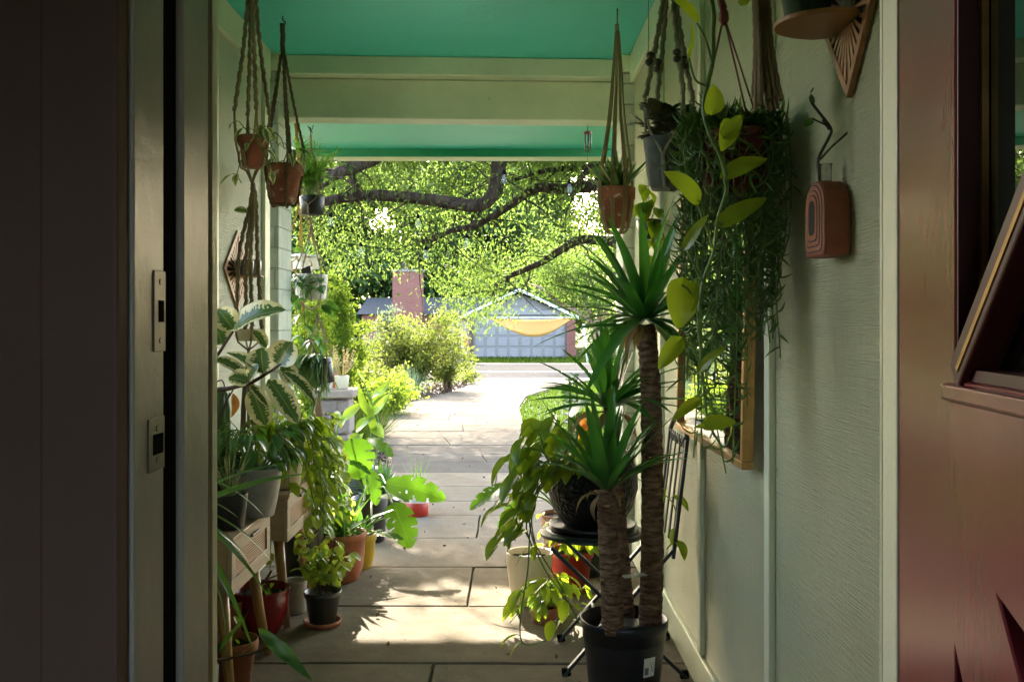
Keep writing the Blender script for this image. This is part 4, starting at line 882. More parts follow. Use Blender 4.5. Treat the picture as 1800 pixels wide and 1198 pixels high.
cB = P(546, 0, Y); zb, zr = P(0, 527, Y).z, P(0, 482, Y).z
t = T('potted_hoya', 'ribbed off white pot with small dark leaves, middle of the three tier hanger', 'potted plant', (cB.x, Y, zb)); h = zr - zb
pot(t, (cB.x, Y, zb), h, .094, .084, 'white_pot', prof=[(.07, 0)] + [(.083 + .012 * i / 22 + .0016 * (i % 2), .004 + (h - .008) * i / 22) for i in range(23)])
MB().prism([P(528, 472, Y - .03), P(545, 466, Y - .02), P(548, 484, Y - .03), P(530, 490, Y - .04)], (0, .04, 0)).build('plant_tag', M['black_pot'], t, bevel=.004)
b = MB(); sb = MB(); rg = random.Random(6)
for q, n_ in (([(530, 482), (512, 490), (508, 520), (514, 545)], 8), ([(535, 482), (532, 510), (536, 560), (535, 600)], 9), ([(545, 480), (545, 505), (548, 530)], 6), ([(555, 482), (562, 495), (560, 515)], 5), ([(528, 484), (518, 515), (523, 560), (522, 580)], 7)): vine(sb, b, [P(x, y, Y - .105) for x, y in q], n_, .075, rg, .0018, 'lance', .33)
b.build('foliage', M['leaf_deep'], t, True); sb.build('stem', M['stem_dark'], t, True)
b = MB()
for x0, y0, x1, y1 in ((565, 535, 590, 560), (570, 533, 598, 545), (566, 536, 582, 553)): b.leaf(P(x0, y0, Y - .05), P(x1, y1, Y - .07), (0, -1, .6), .022, 'lance', 6)
b.build('leaves', M['leaf_deep'], t, True)
cD = P(560, 0, Y); TL = __import__('mathutils').Matrix.Rotation(R(-13), 3, 'Y')
t = T('potted_rhipsalis', 'dark tilted pot overflowing with fine dark strands, lowest in the three tier hanger', 'potted plant', P(562, 676, Y)); pot(t, P(573, 674, Y), U(44, Y), .062, .050, 'black_pot', tilt=TL)
b = MB(); rg = random.Random(9)
for i in range(300):
    a = rg.uniform(0, 6.28); o_ = V((math.cos(a) - .45, math.sin(a) * .8 - .2, 0)) * rg.uniform(.4, 1.1); p0 = P(558, 640, Y) + o_ * .04; l = rg.uniform(.0, .19); sw = V((rg.uniform(-1, .4), rg.uniform(-1, 1), rg.uniform(-.6, .8))) * .05
    b.tube(smooth_path([p0, p0 + o_ * .05 + UP * rg.uniform(0, .06), p0 + o_ * rg.uniform(.05, .14) - UP * l * .5 + sw * .5, p0 + o_ * rg.uniform(.03, .15) - UP * l + sw], 3), .0026, 4, False)
b.build('foliage', M['leaf_fish'], t, True)
b = MB(); sb = MB()
for q in ([(560, 630), (545, 600), (530, 592)], [(565, 630), (560, 600), (548, 598)]): vine(sb, b, [P(x, y, Y - .06) for x, y in q], 4, .08, rg, .003, 'lance', .28)
b.build('leaves', M['leaf_deep'], t, True); sb.build('stem', M['stem_dark'], t, True)
# far orange hanger and its pots
Y = 6.6; t_ = P(520, 330, Y); cE = P(534, 0, Y); zr, zb = P(0, 447, Y).z, P(0, 474, Y).z
hanger('macrame_hanger', 'bright orange cord hanger farthest out, half behind the left column', 'yellow_rope', V((t_.x, Y, ZC)), P(529, 350, Y), zr, zb, .085, .085, 4, .006, P(0, 486, Y).z, .26, .3)
t = T('square_pot', 'tan square sided pot in the orange cord hanger behind the column', 'pot', (cE.x, Y, zb)); pot(t, (cE.x, Y, zb), zr - zb, .105, .105, 'cream_pot', n=4, sm=False)
b = MB(); rosette(b, (cE.x, Y, zr - .02), 16, .12, .012, (80, 20), 'lance', rg); b.build('foliage', M['leaf_strap'], t)
# small plants on the stone pier
zc = .686
for nm, lab, px, hh, rt, m_, Yp in (('potted_succulent', 'cream pot with a reddish feathery succulent on the stone pier cap', 601, .10, .056, 'cream_pot', 7.42), ('potted_aloe', 'white round pot of grey green aloe at the left of the stone pier cap', 574, .075, .05, 'white_pot', 7.38), ('terracotta_pot', 'slim rust coloured pot between the two pale pots on the stone pier', 585, .13, .04, 'terracotta', 7.53)):
    p = P(px, 0, Yp); t = T(nm, lab, 'potted plant', (p.x, Yp, zc)); pot(t, (p.x, Yp, zc), hh, rt, rt * .85, m_)
    b = MB(); rg = random.Random(px)
    if px == 601:
        for i in range(26):
            a = rg.uniform(0, 6.28); o_ = V((math.cos(a), math.sin(a), 0)); p0 = V((p.x, Yp, zc + hh)) + o_ * .02; p1 = p0 + o_ * rg.uniform(.02, .13) + UP * rg.uniform(.1, .26); b.leaf(p0, p1, o_, .004, 'grass', 3)
            for k in range(7): q = p0.lerp(p1, .3 + k * .1); b.leaf(q, q + V((rg.uniform(-1, 1), rg.uniform(-1, 1), .6)) * .03, UP, .006, 'lance', 2)
        b.build('foliage', leafmat('pinkish_succulent_leaf', (.24, .20, .08), (.36, .26, .13), (.5, .4, .15), .35, .5), t)
    else: rosette(b, (p.x, Yp, zc + hh - .01), 26, .17 if px == 574 else .14, .01, (85, 25), 'grass', rg); b.build('foliage', M['grass_blue' if px == 574 else 'leaf_strap'], t)
# painted diamond wall shelf with two little pots (left wall)
def diamond(name, label, x, y0, z0, hy, hz, th, m, mk, sgn, shelf_r, rays=13, seed=1):
    t = T(name, label, 'wall shelf', (x, y0, z0)); q = lambda u, v, d: V((x + sgn * d, y0 + u * hy, z0 + v * hz))
    out = [(0, 1), (1, 0), (0, -1), (-1, 0)]
    b = MB()
    for i in range(4):
        (u0, v0), (u1, v1) = out[i], out[(i + 1) % 4]; s = .86
        b.prism([q(u0, v0, .002), q(u1, v1, .002), q(u1 * s, v1 * s, .002), q(u0 * s, v0 * s, .002)], (sgn * th, 0, 0))
    b.build('frame', M[m], t); b = MB()
    for k in range(rays * 2 + 2):
        a = math.pi * (k + .5) / (rays + 1); ca, sa = math.cos(a), math.sin(a); ln = 1 / (abs(ca) + abs(sa)); w = .030
        nu, nv = -sa * w, ca * w * .6; i_, o_ = .12, ln * .9
        b.prism([q(ca * i_ + nu * .5, sa * i_ + nv * .5, .003), q(ca * o_ + nu * 1.7, sa * o_ + nv * 1.7, .003), q(ca * o_ - nu * 1.7, sa * o_ - nv * 1.7, .003), q(ca * i_ - nu * .5, sa * i_ - nv * .5, .003)], (sgn * (th - .002), 0, 0))
    b.prism([q(.30, .18, .002), q(.30, -.14, .002), q(-.30, -.14, .002), q(-.30, .18, .002)], (sgn * (th - .0015), 0, 0)); b.build('sunburst', M[m], t)
    b = MB(); b.prism([q(*(c_ * .97 for c_ in p), .0008) for p in out], (sgn * .0011, 0, 0)); b.build('backing', M['burn'], t)
    b = MB(); zz = z0 - hz * .12; n = 18; pts = [(x + sgn * th, y0 - shelf_r * .85)] + [(x + sgn * (th + shelf_r * 1.5 * math.sin(math.pi * k / n) ** .75), y0 - shelf_r * math.cos(math.pi * k / n)) for k in range(1, n)] + [(x + sgn * th, y0 + shelf_r * .85)]
    b.hexa(pts if sgn < 0 else pts[::-1], zz - .009, zz); b.build('shelf', M[m], t, bevel=.002); return t, zz
dY = 4.31; t, zz = diamond('wall_shelf', 'diamond sunburst cut plywood shelf low on the left porch wall', XL, dY, P(0, 475, dY).z, .205, .178, .008, 'plywood', 'burn', 1, .075)
t = T('grey_tin', 'small dark grey tin pot on the left wall sunburst shelf', 'pot', (XL + .055, dY - .055, zz)); pot(t, (XL + .055, dY - .055, zz), .065, .040, .036, 'nursery')
t = T('blue_white_pot', 'tiny blue and white patterned pot on the left wall sunburst shelf', 'pot', (XL + .065, dY + .04, zz)); pot(t, (XL + .065, dY + .04, zz), .07, .038, .036, 'blue_white')

# ---------------------------------------------------------------- LEFT: cane fronted cabinets and floor pots
def cabinet(label, y0, y1, xf, z0, z1):
    t = T('cane_cabinet', label, 'cabinet', ((xf - .16), (y0 + y1) / 2, 0), 'cane fronted cabinets on the left'); x0 = xf - .30
    MB().box((x0, y0, z0), (xf - .014, y1, z1 - .0185)).build('case', M['wood'], t, bevel=.002); MB().box((x0 - .004, y0 - .006, z1 - .018), (xf + .006, y1 + .006, z1)).build('top', M['wood'], t, bevel=.003)
    dr = MB(); w = .045; X0_, X1_ = xf - .0135, xf
    for a, c_ in (((y0, z0 - .004), (y1, z0 + w)), ((y0, z1 - .022 - w * .8), (y1, z1 - .021)), ((y0, z0 + w + .0005), (y0 + w, z1 - .0225 - w * .8)), ((y1 - w, z0 + w + .0005), (y1, z1 - .0225 - w * .8))): dr.box((X0_, a[0], a[1]), (X1_, c_[0], c_[1]))
    d = dr.build('drawer_front', M['wood_front'], t, bevel=.0015); MB().box((xf - .0125, y0 + w + .0005, z0 + w + .0005), (xf - .006, y1 - w - .0005, z1 - .023 - w * .8)).build('cane_panel', M['cane'], d)
    ym = (y0 + y1) / 2; MB().box((xf + .006, ym - .05, z1 - .040), (xf + .016, ym + .05, z1 - .031)).build('pull', M['steel'], d, bevel=.002)
    for sx, x_ in ((1, xf - .05), (-1, x0 + .05)):
        for sy, y_ in ((-1, y0 + .06), (1, y1 - .06)):
            MB().tube([(x_, y_, z0 + .002), (x_ + sx * .02, y_ + sy * .02, z0 * .5), (x_ + sx * .045, y_ + sy * .045, .004)], [.021, .018, .0135], 14).build('leg', M['leg'], t, True)
    return t
cabinet('cane fronted cabinet with tapered legs nearest the doorway on the left', 3.02, 3.50, -.875, .345, .525)
cabinet('second cane fronted cabinet farther from the doorway, under the cream pot', 3.77, 4.23, -.875, .345, .525)
ZT = .526
def Pz(px, z, Y): return V(((px - CX) / F * Y, Y, z))
p = Pz(452, ZT, 3.36); t = T('grey_bucket_pot', 'tapered galvanised grey bucket of dark green trailing leaves on the nearest cabinet', 'potted plant', p); pot(t, p, .17, .088, .058, 'grey_pot', prof=[(.052, 0), (.058, .004), (.07, .06), (.086, .16), (.088, .168)])
b = MB(); sb = MB(); rg = random.Random(31)
for i in range(26):
    a = rg.uniform(0, 6.28); o_ = V((math.cos(a), math.sin(a) * .8 - .2, 0)); p0 = p + V((0, 0, .165)) + o_ * .03; vine(sb, b, [p0, p0 + o_ * .06 + UP * rg.uniform(.03, .15), p0 + o_ * rg.uniform(.05, .13) + UP * rg.uniform(-.06, .14)], 4, .065, rg, .0022, 'heart', .38, o_)
b.build('foliage', M['leaf_deep'], t, True); sb.build('stem', M['stem_green'], t, True)
p = Pz(402, ZT, 3.16); t = T('potted_spider_plant', 'black pot of thin cream striped spider plant at the near end of the nearest cabinet', 'potted plant', p); pot(t, p, .115, .062, .05, 'black_pot')
b = MB(); rosette(b, p + V((0, 0, .1)), 36, .19, .006, (85, 20), 'grass', rg, droop=.45); b.build('foliage', M['leaf_hoya'], t)
p = Pz(386, ZT, 3.42); t = T('potted_pothos', 'dark leaved plant in a black pot at the back of the nearest cabinet', 'potted plant', p); pot(t, p, .14, .075, .06, 'black_pot')
b = MB(); sb = MB()
for i in range(20):
    a = rg.uniform(0, 6.28); o_ = V((math.cos(a), math.sin(a), 0)); p0 = p + V((0, 0, .13)) + o_ * .03; vine(sb, b, [p0, p0 + o_ * .05 + UP * rg.uniform(.05, .18), p0 + o_ * rg.uniform(.06, .16) + UP * rg.uniform(-.02, .24)], 3, .085, rg, .0022, 'lance', .26, o_)
b.build('foliage', M['leaf_deep'], t, True); sb.build('stem', M['stem_green'], t, True)
p = Pz(498, ZT, 3.93); t = T('cream_pot_pothos', 'tall cream pot on the second cabinet with pale green leaves trailing over its edge', 'potted plant', p); pot(t, p, .235, .092, .066, 'cream_pot', rad=lambda i, j: 1)
b = MB(); sb = MB(); rg = random.Random(8); top = p + V((0, 0, .225))
for i in range(30):
    a = rg.uniform(-2.4, 1.0) if i < 22 else rg.uniform(0, 6.28); o_ = V((math.cos(a), math.sin(a), 0)); p0 = top + o_ * .04; dn = rg.uniform(.02, .20) if i % 3 else rg.uniform(.2, .46)
    if o_.x < 0: dn *= .4
    vine(sb, b, [p0, p0 + o_ * .06 + UP * .04, p0 + o_ * rg.uniform(.09, .15) - UP * dn * .4, p0 + o_ * rg.uniform(.08, .19) - UP * dn], 5 + int(dn * 22), .062, rg, .002, 'heart', .44, o_)
b.build('foliage', M['leaf_pothos'], t, True); sb.build('stem', M['stem_green'], t, True)
# dense round-leaved trailer past the second cabinet
p = Pz(556, ZT, 4.16); p = V((-.94, 4.32, 0)); t = T('trailing_round_leaf_plant', 'dense yellow green round leaved plant spilling past the second cabinet to the floor pots', 'potted plant', (p.x, p.y, 0)); pot(t, (p.x, p.y, 0), .30, .10, .08, 'nursery')
b = MB(); sb = MB(); rg = random.Random(18)
for i in range(90):
    a = rg.uniform(0, 6.28); o_ = V((math.cos(a), math.sin(a), 0)); p0 = V((p.x, p.y, .29)) + o_ * .05; hh = rg.uniform(.1, .50); rr = rg.uniform(.04, .16)
    vine(sb, b, [p0, p0 + o_ * rr * .5 + UP * hh, p0 + o_ * rr + UP * hh * rg.uniform(.6, 1.05), p0 + o_ * rr * 1.15 + UP * (hh - rg.uniform(.12, .34))], 9, .056, rg, .0018, 'oval', .46, o_)
b.build('foliage', M['leaf_round'], t, True); sb.build('stem', M['stem_green'], t, True)
# slim cactus stalks
p = V((-1.09, 3.62, 0)); t = T('column_cactus', 'slim ridged dark green column cactus between the two cabinets and the left wall', 'cactus', p); pot(t, p, .16, .09, .07, 'terracotta')
MB().lathe(p + V((0, 0, .15)), [(.028, 0), (.032, .1), (.033, .4), (.031, .72), (.024, .78), (.008, .80)], 24, rad=lambda i, j: 1 + .16 * math.cos(j * math.pi / 2)).build('stem', M['leaf_deep'], t, True)
# variegated rubber plant: every big leaf a part
Y = 3.0; t = T('variegated_rubber_plant', 'rubber plant with big cream and dark green leaves reaching past the left door frame', 'potted plant', (-1.06, 2.86, 0))
pot(t, (-1.06, 2.86, 0), .30, .13, .10, 'grey_pot')
b = MB(); base = V((-1.06, 2.86, .28))
for q in ([(335, 760), (367, 693), (405, 682), (443, 671), (475, 652), (495, 639)], [(330, 740), (352, 690), (367, 650), (390, 612), (410, 582)]):
    b.tube(smooth_path([base, base + V((.02, .02, .25))] + [P(x, y, Y) for x, y in q], 5), lerp_list([.011, .009, .006, .004], (len(q) + 1) * 5 + 1), 8, False)
b.build('stem', M['stem_brown'], t, True)
FL = [((410, 579), (382, 543), 15, (.3, -1, .3)), ((411, 580), (503, 545), 19, (-.1, -1, 1.2)), ((392, 606), (368, 556), 15, (.6, -1, .2)), ((462, 656), (397, 619), 9, (.2, -.7, 1)), ((463, 656), (459, 611), 18, (.1, -1, .1)), ((490, 643), (513, 600), 19, (-.2, -1, .3)), ((472, 666), (524, 744), 14, (.5, -1, .5)), ((443, 683), (468, 748), 14, (.2, -1, .2)), ((498, 652), (556, 712), 9, (.7, -.8, .9)), ((438, 671), (401, 664), 12, (-.3, -1, .8)), ((378, 630), (438, 668), 10, (.3, -.7, 1)), ((446, 582), (468, 611), 8, (.8, -1, .4)), ((495, 640), (517, 672), 11, (.4, -1, .2)), ((372, 640), (356, 600), 10, (.3, -1, .2)), ((440, 676), (470, 712), 7, (.9, -.8, .3)), ((437, 668), (455, 640), 8, (-.6, -1, .2))]
for i, (a, c_, hw, nn) in enumerate(FL):
    b = MB(); dy = rnd.uniform(-.06, .05); b.leaf(P(a[0], a[1], Y), P(c_[0], c_[1], Y + dy), nn, U(hw, Y) * 1.6, 'oval' if i not in (8, 3) else 'lance', 12, rnd.uniform(.04, .12), rnd.uniform(.15, .4), .03); b.build('leaf', M['leaf_ficus'], t, True)
b = MB(); b.leaf(P(409, 690, Y), P(406, 734, Y), (1, -1, 0), U(8, Y), 'lance', 8, .2, .5); b.build('leaf', M['leaf_orange'], t, True)
b = MB()
for q in ([(366, 672), (372, 676), (390, 668), (394, 690), (378, 730)], [(372, 690), (365, 760), (366, 830)], [(410, 684), (386, 730), (371, 790)], [(404, 690), (380, 760), (372, 800)]): b.tube(smooth_path([P(x, y, Y + .02) for x, y in q], 4), .0022, 5, False)
b.build('twig', M['stem_dark'], t)
# strap leaved plant on a slim stand behind the door frame
p = V((-.93, 2.78, 0)); t = T('strap_leaf_plant', 'plant with long arching strap leaves fanning from behind the left door frame', 'potted plant', p); c_ = P(369, 0, 2.72)
MB().lathe(p, [(.10, 0), (.10, .012), (.02, .03), (.018, .38), (.07, .40)], 20).build('stand', M['iron'], t, True); pot(t, p + V((0, 0, .402)), .135, .066, .052, 'white_pot', soil=.012)
b = MB(); sp0 = p + V((.0, .0, .53)); Y = 2.85
for a, c2_, hw, dr in (((352, 800), (546, 843), 8, .06), ((352, 690), (468, 902), 3, -.05), ((350, 835), (472, 1052), 6, .02), ((352, 850), (440, 985), 7, -.03), ((350, 800), (489, 985), 3, -.08), ((350, 890), (449, 1129), 6, -.10), ((350, 910), (398, 1110), 5, -.1), ((352, 760), (535, 806), 3, -.03), ((352, 930), (405, 1030), 4, -.1), ((360, 905), (372, 1040), 5, -.05), ((352, 775), (420, 905), 3, -.06), ((352, 720), (408, 815), 3, -.06)):
    q0, q1 = P(*a, 2.80), P(*c2_, 2.80 + rnd.uniform(-.02, .18)); b.leaf(sp0.lerp(q0, .5) if a[1] > 0 else q0, q1, (0, -.55, 1), U(hw, Y), 'blade', 12, .07, .25, 0, -dr)
b.build('foliage', M['leaf_strap'], t, True)
b = MB(); b.tube(smooth_path([p + V((.02, -.02, .5)), P(365, 1146, 2.8), P(430, 1150, 2.85), P(470, 1138, 2.9)], 6), .004, 6, False); b.build('stem', M['stem_brown'], t, True)
b = MB(); b.leaf(P(454, 1104, 2.95), P(551, 1198, 2.8), (-.3, -.6, 1), U(13, 2.9), 'lance', 14, .03, .2, .25); b.build('leaf',  M['leaf_deep'], t, True)
# floor pots on the left
g = G(457, 1128); p = V((-.93, 3.70, 0)); p.x = (457 - 900) / F * 3.7; t = T('red_glazed_pot', 'round glossy red glazed pot with a bare twig under the cabinets', 'potted plant', p)
pot(t, p, .185, .112, .07, 'red_glaze', prof=[(.055, 0), (.062, .004), (.085, .04), (.104, .09), (.111, .15), (.112, .172), (.115, .18)], soil=.03, wall=.012, rad=lambda i, j: 1 + (.018 * math.sin(j * 2.1 + i) if 1 < i < 5 else 0))
b = MB(); c0_ = p + V((0, 0, .155))
b.tube(smooth_path([c0_ + V((-.03, 0, 0)), P(450, 1030, 3.68), P(465, 1020, 3.66), P(477, 1003, 3.64)], 4), .004, 6, False); b.tube(smooth_path([c0_ + V((0, 0, 0)), P(440, 1065, 3.6), P(425, 1100, 3.55)], 4), .003, 6, False); b.tube([P(462, 1020, 3.66), P(487, 1010, 3.62)], .003, 6, False); b.build('twig', M['stem_brown'], t)
b = MB(); b2 = MB()
for i in range(7): o_ = V((rnd.uniform(-1, 1), rnd.uniform(-1, 1), 0)); q0 = c0_ + V((.05, 0, 0)) + o_ * .02; hang_leaf(b, q0 + UP * .03, .04, rnd, o_, 'lance', .2)
b.build('foliage', M['leaf_pothos'], t)
p = V(((411 - 900) / F * 3.16, 3.16, 0)); t = T('terracotta_pot', 'plain terracotta pot with a tiny seedling at the front left beside the cabinet legs', 'potted plant', p); pot(t, p, .165, .074, .052, 'terracotta', rim=.004, rimh=.22, soil=.025)
b = MB(); sb = MB(); vine(sb, b, [p + V((0, 0, .14)), p + V((-.01, 0, .2)), p + V((.0, -.02, .235))], 7, .045, rnd, .002, 'heart', .4); b.build('foliage', M['leaf_pothos'], t, True); sb.build('stem', M['stem_green'], t)
p = V(((352 - 900) / F * 2.98, 2.98, 0)); t = T('blue_pot', 'pale blue ceramic pot cut off by the left door frame at the floor', 'potted plant', p); pot(t, p, .14, .055, .05, 'blue_pot')
b = MB(); rosette(b, p + V((0, 0, .13)), 14, .2, .02, (85, 50), 'lance', rnd); b.build('foliage', M['leaf_deep'], t)
p = V(((518 - 900) / F * 4.0, 4.0, 0)); t = T('concrete_pot', 'small plain grey concrete cylinder pot by the second cabinet legs', 'pot', p); pot(t, p, .135, .05, .047, 'concrete', wall=.008, soil=.05)
p = V(((567 - 900) / F * 3.83, 3.83, 0)); t = T('potted_shrub', 'bushy small leaved shrub in a dark nursery pot on an orange saucer', 'potted plant', p); saucer(t, p, .075, 'terracotta'); pot(t, p + V((0, 0, .012)), .125, .072, .052, 'nursery', rim=.002)
b = MB(); sb = MB(); rg = random.Random(44)
for i in range(21):
    a = rg.uniform(0, 6.28); o_ = V((math.cos(a), math.sin(a), 0)); p0 = p + V((0, 0, .125)) + o_ * .012; rr = rg.uniform(.03, .125); hh = rg.uniform(.10, .26)
    vine(sb, b, [p0, p0 + o_ * rr * .5 + UP * hh * .6, p0 + o_ * rr + UP * hh], 9, .047, rg, .0016, 'oval', .40, None, .35, .4)
b.build('foliage', M['leaf_round'], t, True); sb.build('stem', M['stem_brown'], t)
p = V(((598 - 900) / F * 4.5, 4.5, 0)); t = T('big_terracotta_pot', 'big rounded terracotta pot of strap leaves beside the path edge', 'potted plant', p)
pot(t, p, .225, .115, .085, 'terracotta', prof=[(.075, 0), (.085, .005), (.105, .06), (.113, .13), (.114, .19), (.122, .192), (.124, .219)], soil=.03, wall=.01)
b = MB(); rosette(b, p + V((0, 0, .2)), 34, .30, .022, (85, 15), 'blade', rg, droop=.25); b.build('foliage', M['leaf_strap'], t, True)
p = V(((632 - 900) / F * 4.72, 4.72, 0)); t = T('yellow_pot', 'yellow glazed pot tucked behind the big terracotta pot', 'potted plant', p); pot(t, p, .17, .078, .055, 'yellow_pot', prof=[(.05, 0), (.056, .004), (.075, .07), (.076, .13), (.083, .14), (.083, .168)])
b = MB(); rosette(b, p + V((0, 0, .15)), 16, .2, .02, (80, 20), 'lance', rg, droop=.2); b.build('foliage', M['leaf_deep'], t, True)
# monstera
Y = 5.1; p = V(((650 - 900) / F * 5.3, 5.3, 0)); t = T('potted_monstera', 'black pot of monstera with huge bright split leaves reaching over the path from the left', 'potted plant', p); pot(t, p, .24, .10, .08, 'black_pot')
ML = [((618, 772), (632, 838), 4.95, 52, (.0, -1, .9)), ((642, 818), (662, 884), 4.95, 24, (.6, -1, .2)), ((668, 872), (720, 878), 5.0, 15, (0, -.5, 1)), ((678, 850), (784, 870), 4.95, 34, (-.1, -1, .7)), ((690, 884), (722, 958), 4.9, 40, (.25, -1, .35)), ((655, 940), (710, 944), 4.8, 13, (0, -.4, 1)), ((596, 806), (652, 830), 4.9, 15, (.0, -.22, 1)), ((640, 880), (600, 915), 5.0, 22, (-.2, -.6, 1)), ((650, 770), (690, 800), 5.4, 20, (.3, -.7, 1)), ((590, 830), (555, 850), 4.95, 18, (-.2, -.8, .8))]
sb = MB()
for a, c_, yy, hw, nn in ML:
    b = MB(); b.leaf(P(*a, yy), P(*c_, yy - .1), nn, U(hw, yy), 'monstera', 34, .06, .12, 0, .06); b.build('leaf', M['leaf_monstera'], t, True); sb.tube(smooth_path([p + V((rnd.uniform(-.03, .03), rnd.uniform(-.03, .03), .22)), (p + V((0, 0, .3))).lerp(P(*a, yy), .6) + UP * .05, P(*a, yy)], 5), .005, 6, False)
sb.tube([P(680, 885, 5.3), P(681, 778, 5.3)], .004, 6); sb.build('stem', M['stem_green'], t, True)
# ginger-like plant, red and white pot
p = V(((632 - 900) / F * 6.3, 6.3, 0)); t = T('tall_leafy_plant', 'tall plant with upright lance shaped lime leaves before the stone pier', 'potted plant', p); pot(t, p, .25, .12, .10, 'nursery')
b = MB(); sb = MB()
for q in ([(640, 860), (650, 780), (655, 720), (640, 672)], [(620, 860), (600, 800), (592, 760), (598, 735)], [(650, 860), (662, 800), (666, 750), (660, 720)], [(612, 860), (622, 800), (630, 755)]): sb.tube(smooth_path([P(x, y, 6.3) for x, y in q], 5), .006, 6, False)
for a, c_, hw in (((648, 715), (690, 665), 9), ((655, 728), (688, 690), 11), ((650, 730), (630, 672), 8), ((640, 675), (628, 655), 5), ((655, 745), (676, 770), 11), ((655, 770), (645, 790), 9), ((600, 740), (640, 706), 9), ((592, 765), (575, 770), 8), ((598, 750), (612, 732), 8), ((625, 757), (660, 732), 10), ((600, 790), (574, 760), 6), ((596, 740), (590, 722), 7), ((652, 700), (672, 690), 6), ((630, 760), (612, 790), 9), ((660, 760), (648, 700), 8), ((612, 800), (640, 760), 9)):
    b.leaf(P(*a, 6.3), P(*c_, 6.3 + rnd.uniform(-.15, .1)), (rnd.uniform(-.4, .4), -1, .6), U(hw, 6.3), 'lance', 8, .08, .3)
b.build('foliage', M['leaf_ginger'], t, True); sb.build('stem', M['stem_green'], t, True)
p = V(((733 - 900) / F * 6.0, 6.0, 0)); t = T('red_white_pot', 'small pot with red lower band and white top on the path by the monstera', 'potted plant', p); pot(t, p, .165, .075, .066, 'white_pot', soil=.02); MB().lathe(p, [(.066, .0005), (.0695, .003), (.0742, .083), (.0725, .085)], 32).build('glaze_band', M['red_pot'], t, True)
b = MB(); rosette(b, p + V((0, 0, .15)), 9, .26, .006, (85, 45), 'grass', rg); rosette(b, p + V((0, 0, .15)), 14, .1, .012, (60, 0), 'lance', rg); b.build('foliage', M['leaf_strap'], t)
p = V(((668 - 900) / F * 6.2, 6.2, 0)); t = T('small_fern', 'low dark leafy plant in a shallow tray behind the monstera pot', 'potted plant', p); pot(t, p, .12, .14, .12, 'nursery')
b = MB(); rosette(b, p + V((0, 0, .1)), 60, .2, .022, (80, 5), 'lance', rg, droop=.2); b.build('foliage', M['leaf_deep'], t, True)

# ================================================================ RIGHT SIDE
# mirror leaning on the wall
y0, y1 = 2.36, 3.31; zb, ztp = .838, 1.62; t = T('wall_mirror', 'rectangular mirror in a thin brass frame on the right wall behind the plants', 'mirror', (XR - .03, (y0 + y1) / 2, zb))
ln = .035                                                       # leans out a little at the foot
def mq(y, z, d): return V((XR - .02 - d - ln * (1 - (z - zb) / (ztp - zb)) * .4, y, z))
fw, ft = .02, .030
b = MB()
for (ya, za, yb_, zb_) in ((y0, zb, y1, zb + fw), (y0, ztp - fw, y1, ztp), (y0, zb + fw + .0005, y0 + fw, ztp - fw - .0005), (y1 - fw, zb + fw + .0005, y1, ztp - fw - .0005)):
    b.prism([mq(ya, za, 0), mq(yb_, za, 0), mq(yb_, zb_, 0), mq(ya, zb_, 0)], (-ft, 0, 0))
b.build('frame', M['gold'], t, bevel=.003)
b = MB(); b.prism([mq(y0 + fw, zb + fw, .004), mq(y1 - fw, zb + fw, .004), mq(y1 - fw, ztp - fw, .004), mq(y0 + fw, ztp - fw, .004)], (-.012, 0, 0)); b.build('glass', M['mirror'], t)
# bistro chair, folded legs crossing
t = T('bistro_chair', 'dark green folding iron bistro chair with scrolled back carrying the black pot', 'chair', (.36, 3.45, 0)); sx, sy, sz = .285, 3.43, .452
b = MB().lathe((sx, sy, sz), [(.176, -.006), (.186, -.004), (.188, .004), (.182, .010), (.168, .010)], 48); b.build('seat', M['iron'], t, True)
MB().lathe((sx, sy, sz + .0105), [(.166, 0), (.150, .003), (.130, .0005), (.110, .003), (.09, .0005)], 40, rad=lambda i, j: 1 + .006 * (j % 2)).build('seat_lattice', M['iron'], t, True)
LY = (3.27, 3.62)
for yy in LY:
    MB().bar((.175, yy, .006), (.545, yy, .43), .012, .026, (0, 1, 0)).build('leg', M['iron'], t, bevel=.003); MB().bar((.185, yy, .004), (.182, yy, .03), .02, .03).build('foot', M['black'], t, bevel=.004)
for yy in (LY[0] - .022, LY[1] + .022):
    MB().bar((.585, yy, .006), (.13, yy, .442), .012, .026, (0, 1, 0)).build('leg', M['iron'], t, bevel=.003); MB().bar((.58, yy, .004), (.577, yy, .03), .02, .03).build('foot', M['black'], t, bevel=.004)
MB().tube([(.30, LY[0], .148), (.30, LY[1], .148)], .007, 8).build('crossbar', M['iron'], t, True); MB().tube([(.50, LY[0] - .02, .088), (.50, LY[1] + .02, .088)], .007, 8).build('crossbar', M['iron'], t, True)
for yy in LY: MB().bar((.545, yy, .40), (.592, yy, .80), .012, .022, (0, 1, 0)).build('back_post', M['iron'], t, bevel=.003)
bk = MB(); n = 16
bk.tube([(.592 + .012 * math.sin(math.pi * k / n), LY[0] + (LY[1] - LY[0]) * k / n, .80 + .085 * math.sin(math.pi * k / n)) for k in range(n + 1)], .009, 8); bk.build('top_rail', M['iron'], t, True)
bk = MB()
for k in range(4):
    yc = LY[0] + .045 + k * .087
    for s in (-1, 1): bk.tube([(.592, yc + s * (.021 + (.020 - .0033 * a) * math.cos(a)), .775 + (.020 - .0033 * a) * 1.6 * math.sin(a)) for a in [i * .35 for i in range(17)]], .0042, 6)
bk.build('scroll', M['iron'], t, True); bk = MB()
for k in range(4): bk.bar((.55, LY[0] + .045 + k * .087, .44), (.589, LY[0] + .045 + k * .087, .765), .006, .018, (0, 1, 0))
bk.build('back_slat', M['iron'], t, bevel=.002)
